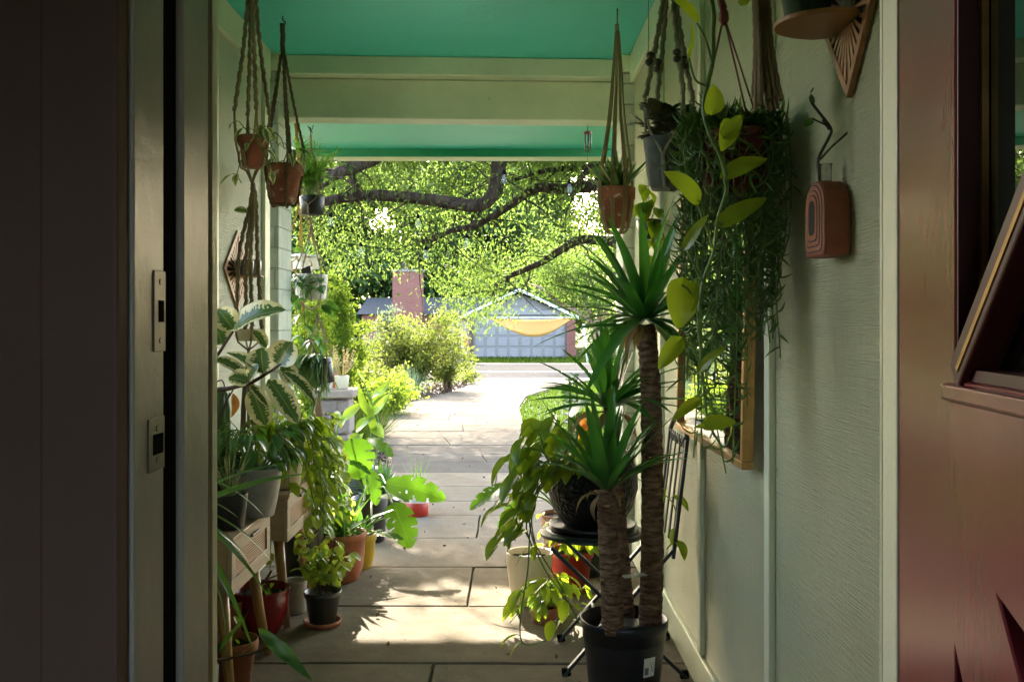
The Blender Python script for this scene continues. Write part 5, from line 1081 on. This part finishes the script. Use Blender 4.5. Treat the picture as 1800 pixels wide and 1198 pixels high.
# black hammered pot of pothos on the chair
p = V((.285, 3.43, sz + .0145)); t = T('pothos_in_black_pot', 'round black hammered pot on the bistro chair, pothos vines hanging over its left side', 'potted plant', p)
saucer(t, p, .155, 'black_pot'); pot(t, p + V((0, 0, .012)), .265, .142, .09, 'black_pebble', prof=[(.09, 0), (.10, .005), (.142, .065), (.161, .135), (.159, .19), (.146, .24), (.143, .262)], soil=.02, wall=.01, n=48)
b = MB(); sb = MB(); rg = random.Random(15); top = p + V((0, 0, .265)); Y = 3.34
VL = [([(985, 815), (945, 790), (915, 800)], 5, .09), ([(990, 815), (955, 770), (935, 745)], 5, .10), ([(1000, 815), (985, 760), (975, 722)], 5, .10), ([(1010, 815), (1015, 765), (1010, 735)], 5, .09), ([(975, 820), (930, 835), (915, 875), (905, 905)], 6, .10), ([(965, 835), (945, 870), (932, 930), (928, 1000), (915, 1085), (920, 1130), (960, 1125)], 7, .075), ([(975, 825), (945, 845), (925, 900), (905, 950)], 6, .095), ([(962, 840), (938, 880), (940, 950), (985, 1030), (990, 1075), (965, 1100)], 6, .07), ([(960, 850), (930, 900), (950, 985), (1000, 1060), (1015, 1090)], 6, .07), ([(970, 820), (925, 850), (905, 900), (892, 970)], 6, .085), ([(965, 825), (925, 800), (905, 835)], 6, .1), ([(965, 830), (920, 870), (905, 930), (895, 960)], 7, .1), ([(962, 835), (930, 880), (912, 940)], 6, .1), ([(970, 815), (945, 755), (925, 790)], 6, .1), ([(1000, 812), (1000, 770), (975, 745)], 6, .1), ([(1030, 810), (1050, 770), (1062, 742)], 4, .09), ([(1060, 812), (1090, 790), (1110, 800)], 4, .09), ([(985, 820), (965, 840), (940, 870), (925, 920), (935, 960)], 8, .10), ([(995, 820), (930, 810), (912, 850)], 6, .1)]
for q, n_, sz_ in VL:
    yy = Y - rg.uniform(0, .14); vine(sb, b, [top + V((0, -.03, 0))] + [P(x, y, yy) for x, y in q], n_, sz_, rg, .0026, 'heart', .47, V((-.7, -.5, 0)))
for q in ([(1180, 880), (1190, 935), (1172, 965)],): vine(sb, b, [P(1120, 840, 3.5)] + [P(x, y, 3.3) for x, y in q], 4, .07, rg, .0024, 'heart', .42, V((.2, -1, 0)))
b.build('foliage', M['leaf_pothos'], t, True); sb.build('stem', M['stem_green'], t, True)
b = MB()
for a, c_, hw in (((935, 875), (928, 912), 15), ((925, 835), (922, 858), 11)): b.leaf(P(*a, 3.3), P(*c_, 3.28), (-.5, -1, .3), U(hw, 3.3), 'oval', 8, .1, .3)
tag(b.build('yellowed_leaves', M['leaf_orange'], t, True))
# lime floor plant below the chair
p = V((.13, 3.86, 0)); t = T('lime_floor_plant', 'glowing lime trailing plant on the floor under the chair seat', 'potted plant', p); pot(t, p, .07, .06, .045, 'terracotta')
b = MB(); sb = MB(); rg = random.Random(55)
for i in range(20):
    a = rg.uniform(0, 6.28); o_ = V((math.cos(a), math.sin(a) * .8 - .2, 0)); p0 = p + V((0, 0, .07)); vine(sb, b, [p0, p0 + o_ * .06 + UP * rg.uniform(.03, .13), p0 + o_ * rg.uniform(.1, .19) - UP * rg.uniform(-.06, .045)], 4, .062, rg, .002, 'heart', .40, o_)
b.build('foliage', M['leaf_pothos'], t, True); sb.build('stem', M['stem_green'], t, True)
# fluted cream pot, red pot, monstera on the right
p = V(((931 - 900) / F * 4.15, 4.15, 0)); t = T('cream_fluted_pot', 'cream plastic pot with faceted sides on the flagstones by the chair', 'pot', p)
pot(t, p, .215, .100, .078, 'cream_pot', prof=[(.074, 0), (.0785, .004), (.0795, .028), (.0775, .030), (.0795, .033), (.086, .07), (.095, .14), (.0985, .17), (.100, .212)], soil=.03, rad=lambda i, j: 1 + (.016 * (abs((j % 3) - 1) - .5) if 4 < i < 8 else 0), n=42, sm=False)
p = V(((1003 - 900) / F * 4.3, 4.3, 0)); t = T('red_pot', 'bright red plastic pot half hidden behind the chair legs', 'potted plant', p); pot(t, p, .19, .098, .075, 'red_pot', rim=.004)
b = MB(); sb = MB(); rg = random.Random(66)
for i in range(12):
    a = rg.uniform(0, 6.28); o_ = V((math.cos(a), math.sin(a), 0)); p0 = p + V((0, 0, .18)); vine(sb, b, [p0, p0 + o_ * .06 + UP * .08, p0 + o_ * .15 + UP * rg.uniform(-.03, .14)], 4, .085, rg, .0025, 'heart', .42, o_)
b.build('foliage', M['leaf_pothos'], t, True); sb.build('stem', M['stem_green'], t, True)
p = V((.26, 4.75, 0)); t = T('potted_monstera', 'right hand monstera whose single split lime leaf leans over the path', 'potted plant', p); pot(t, p, .26, .12, .09, 'terracotta_old')
sb = MB()
for a, c_, yy, hw, nn in (((893, 850), (826, 892), 4.5, 25, (-.3, -.65, 1)), ((905, 880), (880, 945), 4.55, 22, (-.4, -.8, .6)), ((965, 740), (930, 765), 4.6, 20, (-.2, -.7, 1)), ((1000, 730), (1040, 700), 4.8, 22, (.2, -.8, 1)), ((940, 835), (900, 815), 4.6, 20, (0, -.7, 1))):
    b = MB(); b.leaf(P(*a, yy), P(*c_, yy - .08), nn, U(hw, yy), 'monstera', 34, .05, .1, 0, .05); b.build('leaf', M['leaf_monstera'], t, True); sb.tube(smooth_path([p + V((0, 0, .24)), (p + V((0, 0, .36))).lerp(P(*a, yy), .5), P(*a, yy)], 5), .005, 6, False)
sb.build('stem', M['stem_green'], t, True)
# paddle cactus and orange flowering plant behind
p = V((.33, 4.72, 0)); p = V(((1008 - 900) / F * 5.1, 5.1, 0)); t = T('paddle_succulent', 'tall succulent with stacked round green paddles behind the yucca leaves', 'potted plant', p); pot(t, p, .26, .10, .08, 'terracotta')
b = MB(); sb = MB(); rg = random.Random(77)
for x_ in (1003, 1015): sb.tube(smooth_path([p + V((0, 0, .24)), P(x_, 790, 5.1), P(x_, 720, 5.1), P(x_ - 2, 665, 5.1)], 5), [.012] * 10 + [.008] * 6, 8)
for i in range(44):
    s = i % 2; y_ = 662 + (i // 2) * 7.5; q = P(1003 + 12 * s + rg.uniform(-2, 2), y_, 5.1); o_ = V((rg.choice((-1, 1)), rg.uniform(-.8, .3), .25)); b.leaf(q, q + o_.normalized() * .05, (0, -.6, 1), .019, 'oval', 5, .05, .1)
b.build('foliage', M['leaf_deep'], t, True); sb.build('stem', M['stem_green'], t, True)
p = V(((1032 - 900) / F * 4.6, 4.6, 0)); t = T('orange_bromeliad', 'plant with rusty orange leaf tips glimpsed behind the yucca stems', 'potted plant', p); pot(t, p, .36, .11, .08, 'nursery')
sb = MB()
for a, c_, hw in (((1030, 760), (1024, 722), 7), ((1022, 765), (1036, 735), 6), ((1028, 790), (1018, 755), 6), ((1095, 800), (1102, 775), 5), ((1032, 755), (1040, 728), 5)): MB().leaf(P(*a, 4.6), P(*c_, 4.58), (-.3, -1, .3), U(hw, 4.6), 'lance', 8, .1, .3).build('flower', M['leaf_orange'], t, True); sb.tube(smooth_path([p + V((0, 0, .34)), (p + V((0, 0, .5))).lerp(P(*a, 4.6), .5), P(*a, 4.6)], 4), .004, 5)
sb.build('stem', M['stem_green'], t, True)
b = MB(); rosette(b, p + V((0, 0, .35)), 22, .26, .032, (80, 20), 'lance', rg, droop=.1); b.build('foliage', M['leaf_ginger'], t, True)
# yucca cane in the black nursery pot
p = V(((1097 - 900) / F * 3.08, 3.08, 0)); t = T('yucca_cane', 'tall yucca with three thick canes in a black nursery pot', 'potted plant', p); ph = .262
pot(t, p, ph, .134, .108, 'black_pot', prof=[(.10, 0), (.108, .004), (.131, ph - .05), (.133, ph - .03), (.139, ph - .026), (.1395, ph - .004)], soil=.045, n=48)
def canet(pts, r0, r1, Yb):
    b = MB(); q = smooth_path([P(*a) for a in pts], 8); m = int((q[-1] - q[0]).length / .0085); Ls = np.linspace(0, len(q) - 1, m); qq = [q[min(int(s), len(q) - 2)].lerp(q[min(int(s), len(q) - 2) + 1], s - min(int(s), len(q) - 2)) for s in Ls]
    rg = random.Random(int(r0 * 1e5)); ph_ = [rg.uniform(.86, 1.12) for _ in range(m)]
    b.tube(qq, lerp_list([r0 * 1.06, r0, (r0 + r1) / 2, r1], m), 18, True, rad=lambda i, j: (1.02 + .075 * ((i % 4) / 3 - .5)) * (.97 + .05 * ph_[i]) + .06 * noise.noise(V((i * .22, math.cos(j * .35) * 2, math.sin(j * .35) * 2 + r0 * 99))))
    b.build('cane', M['cane_trunk'], t, True)
canet([(1078, 1112, 2.98), (1073, 1000, 2.99), (1068, 920, 3.0), (1065, 862, 3.0)], .032, .027, 3)
canet([(1142, 1115, 3.06), (1146, 980, 3.06), (1146, 800, 3.06), (1142, 650, 3.06), (1134, 570, 3.06)], .034, .029, 3)
canet([(1104, 1110, 3.18), (1092, 960, 3.18), (1078, 800, 3.18), (1070, 712, 3.18)], .024, .019, 3)
rg = random.Random(88)
for c_, n_, L_, el in ((P(1133, 560, 3.06), 50, .37, (72, -30)), (P(1070, 715, 3.18), 34, .30, (74, 5)), (P(1066, 858, 3.0), 30, .34, (76, 34))):
    b = MB(); rosette(b, c_, n_, L_, .0215, el, 'blade', rg, .30, .02, .22, off=.018); b.build('foliage', M['leaf_yucca'], t, True)
    b = MB(); rosette(b, c_ - UP * .02, 9 if c_.z > .8 else 4, .13 if c_.z > .8 else .08, .012, (-20, -70), 'lance', rg, .5, .2, .2, off=.028); b.build('dry_leaves', M['leaf_dry'], t, True)
b = MB()
for a, d_, hw in (((1120, 545), (990, 490), 8), ((1115, 560), (962, 490), 6), ((1110, 575), (1002, 575), 5), ((1050, 705), (925, 698), 4), ((1052, 700), (945, 676), 7), ((1055, 695), (985, 605), 9), ((1128, 545), (1065, 365), 10), ((1135, 545), (1125, 350), 9), ((1142, 550), (1195, 362), 11), ((1060, 690), (1040, 580), 8), ((1080, 690), (1098, 590), 8), ((1050, 850), (955, 745), 9), ((1055, 850), (975, 790), 8), ((1070, 840), (1052, 720), 8), ((1085, 845), (1155, 730), 10), ((1125, 560), (1000, 460), 7)):
    yy = 3.06; q0, q1 = P(*a, yy), P(*d_, yy - rnd.uniform(.0, .2)); b.leaf(q0, q1, (0, -.55, 1), U(hw, yy) * 1.25, 'blade', 10, .04, .32, 0, .05)
b.build('foliage', M['leaf_yucca'], t, True)
lb = MB(); a0 = math.atan2(-1, .62)
for k in range(7):
    for zz in (.108, .168): a = a0 - .17 + .34 * k / 6; r_ = .1085 + (.131 - .108) * (zz / (ph - .05)) + .0018; lb.add(p + V((r_ * math.cos(a), r_ * math.sin(a), zz)))
lb.f += [(2 * k, 2 * k + 2, 2 * k + 3, 2 * k + 1) for k in range(6)]; l_ = lb.build('label', M['label'], t, True)
def mark(u0, z0, u1, z1, w):
    q = MB()
    for u, z in ((u0, z0), (u0 + w, z0), (u1 + w, z1), (u1, z1)): a = a0 - .17 + .34 * u; r_ = .1085 + .023 * (z / (ph - .05)) + .0024; q.add(p + V((r_ * math.cos(a), r_ * math.sin(a), z)))
    q.f.append((0, 1, 2, 3)); q.build('label_mark', M['print'], l_)
mark(.08, .115, .08, .138, .34); mark(.52, .155, .74, .122, .06); mark(.80, .155, .80, .122, .05)
b = MB(); b.bar(P(1094, 1013, 3.0), P(1134, 1008, 3.03), .001, .036, (0, -1, 0)); b.build('clear_tape', M['white_pot'], t)
b = MB(); b.prism([p + V((x_, y_, ph - .05)) for x_, y_ in ((-.09, -.06), (.10, -.075), (.12, .02), (-.06, .03))], (0, .01, .035)); b.build('plastic_wrap', M['nursery'], t, bevel=.006)

# ---------------------------------------------------------------- RIGHT: hanging things
Y = 4.2; tp = P(1085, 48, Y); c = P(1083, 0, Y); zr, zb = P(0, 330, Y).z, P(0, 400, Y).z
t = T('jute_hanger', 'straight many stranded jute hanger gathered on a bamboo toggle, right of the beam', 'plant hanger', (tp.x, Y, ZC)); MB().tube([(tp.x, Y, ZC), tp], .003, 6).build('line', M['jute'], t, True); MB().tube([tp + V((-.002, 0, .012)), tp - V((-.001, 0, .045))], .009, 10).build('toggle', M['bamboo'], t, True)
for i in range(9):
    b = MB(); a = i * .698 + .2; o_ = V((math.cos(a), math.sin(a), 0)); k = .09 if i % 2 else .075
    for s in (-.08, .0, .08):
        o2 = V((math.cos(a + s * 1.2), math.sin(a + s * 1.2), 0)); cord(b, [tp - V((0, 0, .02)) + o2 * .008, P(1085, 130, Y) + o2 * .022, P(1084, 200, Y) + o2 * .035, V((c.x, Y, zr)) + o2 * k, V((c.x, Y, zb)) + o2 * .055, V((c.x, Y, zb - .03)) + o2 * .01], .0028, i % 3 == 0 and s == 0, amp=.5)
    b.build('cord', M['jute'], t, True)
t = T('potted_croton', 'terracotta pot with striped yellow and green upright leaves in the jute hanger', 'potted plant', (c.x, Y, zb)); pot(t, (c.x, Y, zb), zr - zb, .078, .05, 'terracotta_old', rim=.004, rimh=.3)
b = MB(); rg = random.Random(5); rosette(b, (c.x, Y, zr - .03), 34, .20, .013, (85, 25), 'lance', rg); b.build('foliage', M['leaf_deep'], t, True); b = MB(); rosette(b, (c.x, Y, zr - .03), 16, .19, .012, (85, 35), 'lance', rg); b.build('striped_leaves', M['leaf_hoya'], t, True)
# beaded hanger
Y = 3.2; c = P(1171, 0, Y); zr, zb = P(0, 243, Y).z, P(0, 328, Y).z; tp = P(1177, -40, Y)
hF = hanger('beaded_hanger', 'braided cotton hanger with dark wooden beads holding the grey clay pot', 'grey_rope', V((tp.x, Y, ZC)), tp, zr + .05, zb, .082, .058, 4, .0085, zb - .012, 0, .35, True, .012)
for i in range(4):
    a = .35 + i * 1.5708; o_ = V((math.cos(a), math.sin(a), 0)); 
    for yy in (101, 113):
        k = (yy + 40) / (170 + 40); q = tp.lerp(V((c.x, Y, 0)), 0); q = V((tp.x + (c.x - tp.x) * k, Y, P(0, yy, Y).z)) + o_ * (.012 + .075 * k); MB().lathe(q, [(.004, -.012), (.0125, -.007), (.0145, 0), (.0125, .007), (.004, .012)], 14).build('bead', M['bead'], hF, True)
t = T('potted_succulent', 'grey mossy clay pot of dark bronze rosette leaves in the beaded hanger', 'potted plant', (c.x, Y, zb)); pot(t, (c.x, Y, zb), zr - zb, .076, .056, 'teal_pot', soil=.01)
b = MB(); sb = MB(); rg = random.Random(19)
for i in range(34):
    a = rg.uniform(0, 6.28); o_ = V((math.cos(a), math.sin(a), 0)); p0 = V((c.x, Y, zr)) + o_ * rg.uniform(0, .08) + UP * rg.uniform(0, .085)
    for k in range(5): a2 = a + rg.uniform(-1.3, 1.3); d = V((math.cos(a2), math.sin(a2), rg.uniform(-.2, .9))).normalized(); b.leaf(p0, p0 + d * rg.uniform(.04, .07), UP + d * -.4, .019, 'oval', 5, .05, .15)
b.build('foliage', M['leaf_purple'], t, True)
b = MB()
for i in range(9):
    q = P(1207 + rg.uniform(-8, 8), 235, 3.1); l = rg.uniform(.06, .16); q2 = q - UP * l + V((rg.uniform(-.02, .02), 0, 0)); sb.tube([q + V((-.03, .05, .02)), q, q2], .0018, 5, False)
    for k in range(6): pp_ = q.lerp(q2, k / 5); hang_leaf(b, pp_, .026, rg, V((rg.uniform(-1, 1), -.6, 0)), 'lance', .2)
b.build('trailing_leaf', M['leaf_strap'], t, True); sb.build('stem', M['stem_green'], t, True)
# fishhook basket with brick red hanger
Y = 2.17; c = V((.505, Y, 0)); zr, zb = P(0, 235, Y).z, P(0, 345, Y).z; tp = P(1272, 28, Y)
t = T('fishhook_basket', 'brick red hanging basket with a dense curtain of fishhook strands before the mirror', 'hanging plant', (c.x, Y, zb))
pot(t, (c.x, Y, zb), zr - zb, .095, .07, 'red_plastic', rim=.003); MB().tube([(c.x - .01, Y, ZC), P(1262, -20, Y), P(1268, 5, Y), tp + V((0, 0, .015))], [.006, .007, .009, .009], 10).build('hook_arm', M['red_plastic'], t, True); MB().lathe(tp, [(.004, -.022), (.012, -.010), (.011, .006), (.005, .018)], 12).build('hook_clip', M['red_plastic'], t, True)
for i in range(3): a = .6 + i * 2.094; b = MB().tube([tp, V((c.x + .092 * math.cos(a), Y + .092 * math.sin(a), zr - .01))], .0022, 6); b.build('cord', M['red_plastic'], t, True)
b = MB(); sb = MB(); rg = random.Random(101)
def hookleaf(b, p, d, L, r):
    sd = d.cross(UP); sd = sd.normalized() if sd.length > .01 else V((1, 0, 0)); cv = rg.uniform(.5, 1.5) * rg.choice((1, 1, 1, -.3)); q = []
    for k in range(5): u = k / 4; q.append(p + d * L * (u * .9) + UP * L * (cv * (u * u * .8) - u * .45))
    b.tube(q, [r * .7, r, r, r * .8, r * .15], 4, False)
for i in range(150):
    a = rg.uniform(0, 6.283); o_ = V((math.cos(a), math.sin(a), 0)); rr = rg.uniform(.04, .098); L = rg.uniform(.18, .62) if rg.random() < .75 else rg.uniform(.05, .2)
    if o_.x > .3: L *= .8
    if o_.y < -.2 and o_.x < .1 and rg.random() < .25: L = rg.uniform(.6, .78)
    p0 = V((c.x, Y, zr)) + o_ * rr * .9; mx = min(rr * 1.25, (XR - .03 - c.x) / max(.05, o_.x) if o_.x > 0 else 9)
    p1 = V((c.x, Y, zr + rg.uniform(-.03, .04))) + o_ * mx; q = smooth_path([p0, p1, p1 + o_ * rg.uniform(-.01, .025) - UP * L * .5 + V((rg.uniform(-.03, .03), rg.uniform(-.03, .03), 0)), p1 + V((rg.uniform(-.04, .03), rg.uniform(-.04, .04), 0)) - UP * L], 6)
    for w_ in q: w_.x = min(w_.x, XR - .025)
    sb.tube(q, .0016, 4, False); n_ = int(5 + L * 50)
    for k in range(n_):
        s = k / n_ * (len(q) - 1); j = min(int(s), len(q) - 2); pt = q[j].lerp(q[j + 1], s - j); a2 = rg.uniform(0, 6.283); d = (V((math.cos(a2), math.sin(a2), .05)) + o_ * .35).normalized()
        if pt.x + d.x * .05 > XR - .008: d.x = -abs(d.x)
        hookleaf(b, pt, d, rg.uniform(.028, .050), .0026)
for i in range(34):                                               # upright tufts on top
    a = rg.uniform(0, 6.283); o_ = V((math.cos(a), math.sin(a), 0)); p0 = V((c.x, Y, zr)) + o_ * rg.uniform(.02, .1); d = (UP * 1.2 + o_ * rg.uniform(-.2, .7)).normalized(); p1 = p0 + d * rg.uniform(.03, .09); p1.x = min(p1.x, XR - .01); b.leaf(p0, p1, o_, .005, 'lance', 4, .1, .3)
b.build('foliage', M['leaf_fish'], t, True); sb.build('stem', M['leaf_fish'], t, True)
# golden pothos vine close to the camera; each leaf a part
Y = 2.0; t = T('golden_pothos_vine', 'golden pothos vine with large yellow green leaves dangling from above in front of the mirror', 'hanging plant', P(1250, -160, Y))
pv = P(1262, -110, Y); pot(t, pv, .13, .085, .065, 'green_pot'); MB().tube([pv + V((0, 0, .12)), V((pv.x, Y, ZC))], .003, 6).build('cord', M['jute'], t, True)
sb = MB(); sb.tube(smooth_path([pv + V((-.03, -.02, .125)), pv + V((-.10, -.05, .10))] + [P(*a, Y - .03) for a in ((1248, -10), (1253, 60), (1252, 110), (1243, 150), (1237, 190), (1246, 232), (1268, 280), (1278, 330), (1262, 385), (1255, 440), (1236, 495), (1228, 560), (1232, 620), (1238, 690), (1245, 745))], 5), lerp_list([.0055, .005, .0045, .0035, .0025], 81), 8, False)
PL = [((1222, 34), (1186, 0), 15, (.1, -1, .5), 0), ((1209, 96), (1214, 40), 8, (.8, -.8, .2), 0), ((1252, 195), (1253, 152), 20, (.1, -1, .2), 0), ((1283, 218), (1268, 262), 20, (.2, -1, .2), .02), ((1275, 238), (1302, 205), 16, (.3, -1, .3), 0), ((1277, 308), (1343, 283), 19, (.0, -1, .5), 0), ((1222, 350), (1172, 306), 21, (0, -1, .5), 0), ((1270, 390), (1342, 352), 19, (.1, -1, .5), 0), ((1207, 432), (1242, 382), 13, (-.6, -1, .5), 0), ((1199, 500), (1192, 572), 32, (.1, -1, .1), 0), ((1222, 498), (1216, 545), 9, (.9, -1, 0), 0), ((1193, 600), (1160, 645), 18, (-.2, -1, .2), 0), ((1232, 650), (1274, 612), 11, (-.2, -.8, .8), 0), ((1225, 705), (1186, 736), 12, (-.1, -.8, .6), 0), ((1240, 746), (1290, 742), 16, (.1, -.9, .5), 0), ((1250, 752), (1222, 752), 7, (.1, -.6, .8), 0), ((1280, 770), (1284, 748), 6, (.8, -.6, .2), 0), ((1305, 5), (1318, -30), 12, (.2, -1, .2), 0)]
for a, c_, hw, nn, dy in PL:
    b = MB(); yy = Y - .05 + rnd.uniform(-.03, .03); b.leaf(P(*a, yy), P(*a, yy) + (P(*c_, yy - .02) - P(*a, yy)) * 1.1, nn, U(hw, yy) * 1.45, 'heart', 12, rnd.uniform(.03, .12), rnd.uniform(.12, .3), .02); b.build('leaf', M['leaf_neon'], t, True)
for q in (((1252, 112), (1240, 70), (1222, 34)), ((1243, 152), (1222, 140), (1212, 105), (1209, 95)), ((1237, 192), (1243, 205), (1252, 195)), ((1277, 330), (1274, 318), (1277, 308)), ((1255, 440), (1240, 395), (1222, 350)), ((1262, 390), (1266, 395), (1270, 390)), ((1236, 495), (1222, 470), (1207, 432)), ((1228, 560), (1214, 515), (1199, 500)), ((1232, 640), (1215, 610), (1193, 600)), ((1238, 690), (1236, 670), (1232, 650)), ((1238, 690), (1230, 700), (1225, 705)), ((1245, 745), (1268, 782), (1278, 780), (1280, 768)), ((1268, 262), (1272, 240), (1279, 222))): sb.tube(smooth_path([P(*a, Y - .04) for a in q], 4), .0024, 6, False)
sb.build('stem', M['stem_green'], t, True)
# hanging tassel of another macrame hanger
Y = 1.9; tp = P(1338, 0, Y); t = T('macrame_tassel', 'thick frayed rope tassel at the foot of a macrame hanger, top right', 'plant hanger', (tp.x, Y, ZC))
b = MB(); cord(b, [(tp.x, Y, ZC), (tp.x - .005, Y, 2.1), P(1337, -10, Y)], .012, True); b.build('cord', M['tan_rope'], t, True); MB().lathe(P(1338, -4, Y), [(.010, -.012), (.018, -.010), (.019, .010), (.010, .014)], 16).build('wrap', M['tan_rope'], t, True)
b = MB(); rg = random.Random(41)
for i in range(15):
    a = i * .42 + rg.uniform(-.1, .1); k = rg.uniform(.75, 1.1); o_ = V((math.cos(a), math.sin(a), 0)) * k; e = rg.uniform(168, 198); cord(b, [P(1338, 2, Y) + o_ * .014, P(1342, 90, Y) + o_ * .017, P(1347, e - 14, Y) + o_ * .027, P(1347, e, Y) + o_ * .030], .0046, True, amp=.3)
b.build('tassel', M['tan_rope'], t, True)
# diamond shelf on the right wall with green pot
dY = 1.75; t, zz = diamond('wall_shelf', 'large diamond sunburst cut wooden shelf high on the right wall', XR - .001, 1.765, P(0, 20, 1.765).z, .135, .158, .011, 'plywood', 'burn', -1, .088, 13)
p = V((XR - .078, 1.79, zz + .0006)); t = T('green_pot', 'dark green plastic nursery pot standing on the right wall diamond shelf', 'pot', p); pot(t, p, .095, .054, .038, 'green_pot', rim=.003, rimh=.3)
# arch vase
Yc = 1.83; z0, z1 = P(0, 452, 1.84).z, P(0, 316, 1.84).z; t = T('arch_wall_vase', 'terracotta coloured arch shaped wall vase with a glass tube and sprouting cutting', 'wall vase', (XR - .03, Yc, z0))
def arch(w, a, z0_, n=14):
    r_ = w; zc_ = a - r_; return [(-w + .012, z0_), (-w + .003, z0_ + .004), (-w, z0_ + .014)] + [(-w * math.cos(math.pi * k / n), zc_ + r_ * math.sin(math.pi * k / n) * .92) for k in range(n + 1)] + [(w, z0_ + .014), (w - .003, z0_ + .004), (w - .012, z0_)]
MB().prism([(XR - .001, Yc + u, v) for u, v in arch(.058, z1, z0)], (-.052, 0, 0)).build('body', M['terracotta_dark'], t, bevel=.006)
for k, (w, dz, m_) in enumerate(((.050, .008, 'burn'), (.0475, .0105, 'terracotta'), (.040, .018, 'burn'), (.0375, .0205, 'terracotta'), (.030, .028, 'burn'), (.0275, .0305, 'terracotta'), (.018, .040, 'burn'))):
    MB().prism([(XR - .0529 - k * .0007, Yc + u, v) for u, v in arch(w, z1 - dz, z0 + dz)], (-.0006, 0, 0)).build('ring' if m_ == 'terracotta' else 'groove', M[m_], t)
def cg():
    m, nt, b, o = new_mat('clear_glass'); b.inputs['Roughness'].default_value = .02; b.inputs['Transmission Weight'].default_value = 1; b.inputs['IOR'].default_value = 1.2; return m
M['clear'] = cg(); vx = XR - .03
MB().lathe((vx, Yc, z1 - .005), [(.011, 0), (.011, .030), (.0125, .033), (.0105, .033), (.009, .002)], 20).build('tube', M['clear'], t, True)
b = MB(); yv = Yc - .01
for q, r_ in (([(1440, 318), (1438, 285), (1442, 270), (1458, 240), (1460, 225), (1440, 198), (1428, 182), (1424, 170)], .0028), ([(1442, 280), (1462, 258), (1480, 242), (1490, 233)], .0022), ([(1460, 226), (1448, 218), (1435, 212), (1428, 208)], .0018), ([(1458, 228), (1446, 210)], .0025)): b.tube(smooth_path([P(*a, 1.80) for a in q], 4), r_, 6, False)
b.build('stem', M['stem_dark'], t, True); b = MB()
for a, c_, hw in (((1430, 184), (1424, 165), 4), ((1424, 165), (1430, 154), 1.5), ((1430, 210), (1412, 222), 7), ((1488, 233), (1500, 229), 3), ((1498, 229), (1506, 236), 2)): b.leaf(P(*a, 1.8), P(*c_, 1.8), (0, -1, .3), U(hw, 1.8), 'oval', 6, .1, .3)
b.build('leaves', M['leaf_deep'], t, True)
# wind chime under the outer bay
Y = 5.3; c = P(1033, 0, Y); t = T('wind_chime', 'small tube wind chime hanging under the far right end of the beam', 'wind chime', (c.x, Y, P(0, 206, Y).z))
MB().tube([V((c.x, Y, ZC)), V((c.x, Y, P(0, 231, Y).z))], .0015, 5).build('string', M['black'], t); MB().box((c.x - .012, Y - .012, P(0, 212, Y).z), (c.x + .012, Y + .012, P(0, 205, Y).z)).build('bracket', M['iron'], t, bevel=.002)
MB().lathe((c.x, Y, P(0, 236, Y).z), [(.021, 0), (.023, .008), (.014, .016)], 20).build('disc', M['red_plastic'], t, True)
for i in range(5): a = i * 1.257; q = V((c.x + .016 * math.cos(a), Y + .016 * math.sin(a), 0)); MB().tube([q + UP * P(0, 237, Y).z, q + UP * P(0, 262 + i * 2, Y).z], .0035, 8).build('tube', M['steel'], t, True)
MB().tube([V((c.x, Y, P(0, 236, Y).z)), V((c.x, Y, P(0, 300, Y).z))], .001, 4).build('string', M['black'], t); MB().lathe((c.x, Y, P(0, 258, Y).z), [(.002, -.006), (.008, 0), (.002, .006)], 12).build('clapper', M['bead'], t, True)
# heart leaved plant on the right wall behind the yucca head
p = V((.53, 3.9, 0)); t = T('climbing_pothos', 'dark heart leaved climber against the right wall above the yucca head', 'hanging plant', (p.x, 3.9, P(0, 400, 3.9).z)); b = MB(); sb = MB(); rg = random.Random(3)
c = P(1140, 395, 3.9); pot(t, c - V((0, 0, .06)), .08, .05, .04, 'nursery'); MB().tube([c + V((0, 0, .02)), V((c.x, 3.9, ZC))], .0018, 5).build('cord', M['jute'], t)
for q in ([(1140, 385), (1135, 345), (1133, 330)], [(1145, 385), (1152, 365), (1158, 380)], [(1140, 385), (1130, 360), (1128, 368)], [(1140, 390), (1135, 420), (1140, 460)], [(1148, 390), (1165, 410), (1170, 450), (1168, 500)], [(1140, 390), (1155, 430), (1150, 480)]): vine(sb, b, [P(x, y, 3.86) for x, y in q], 5, .075, rg, .002, 'heart', .46, V((-.2, -1, 0)))
b.build('foliage', M['leaf_pothos'], t, True); sb.build('stem', M['stem_green'], t, True)
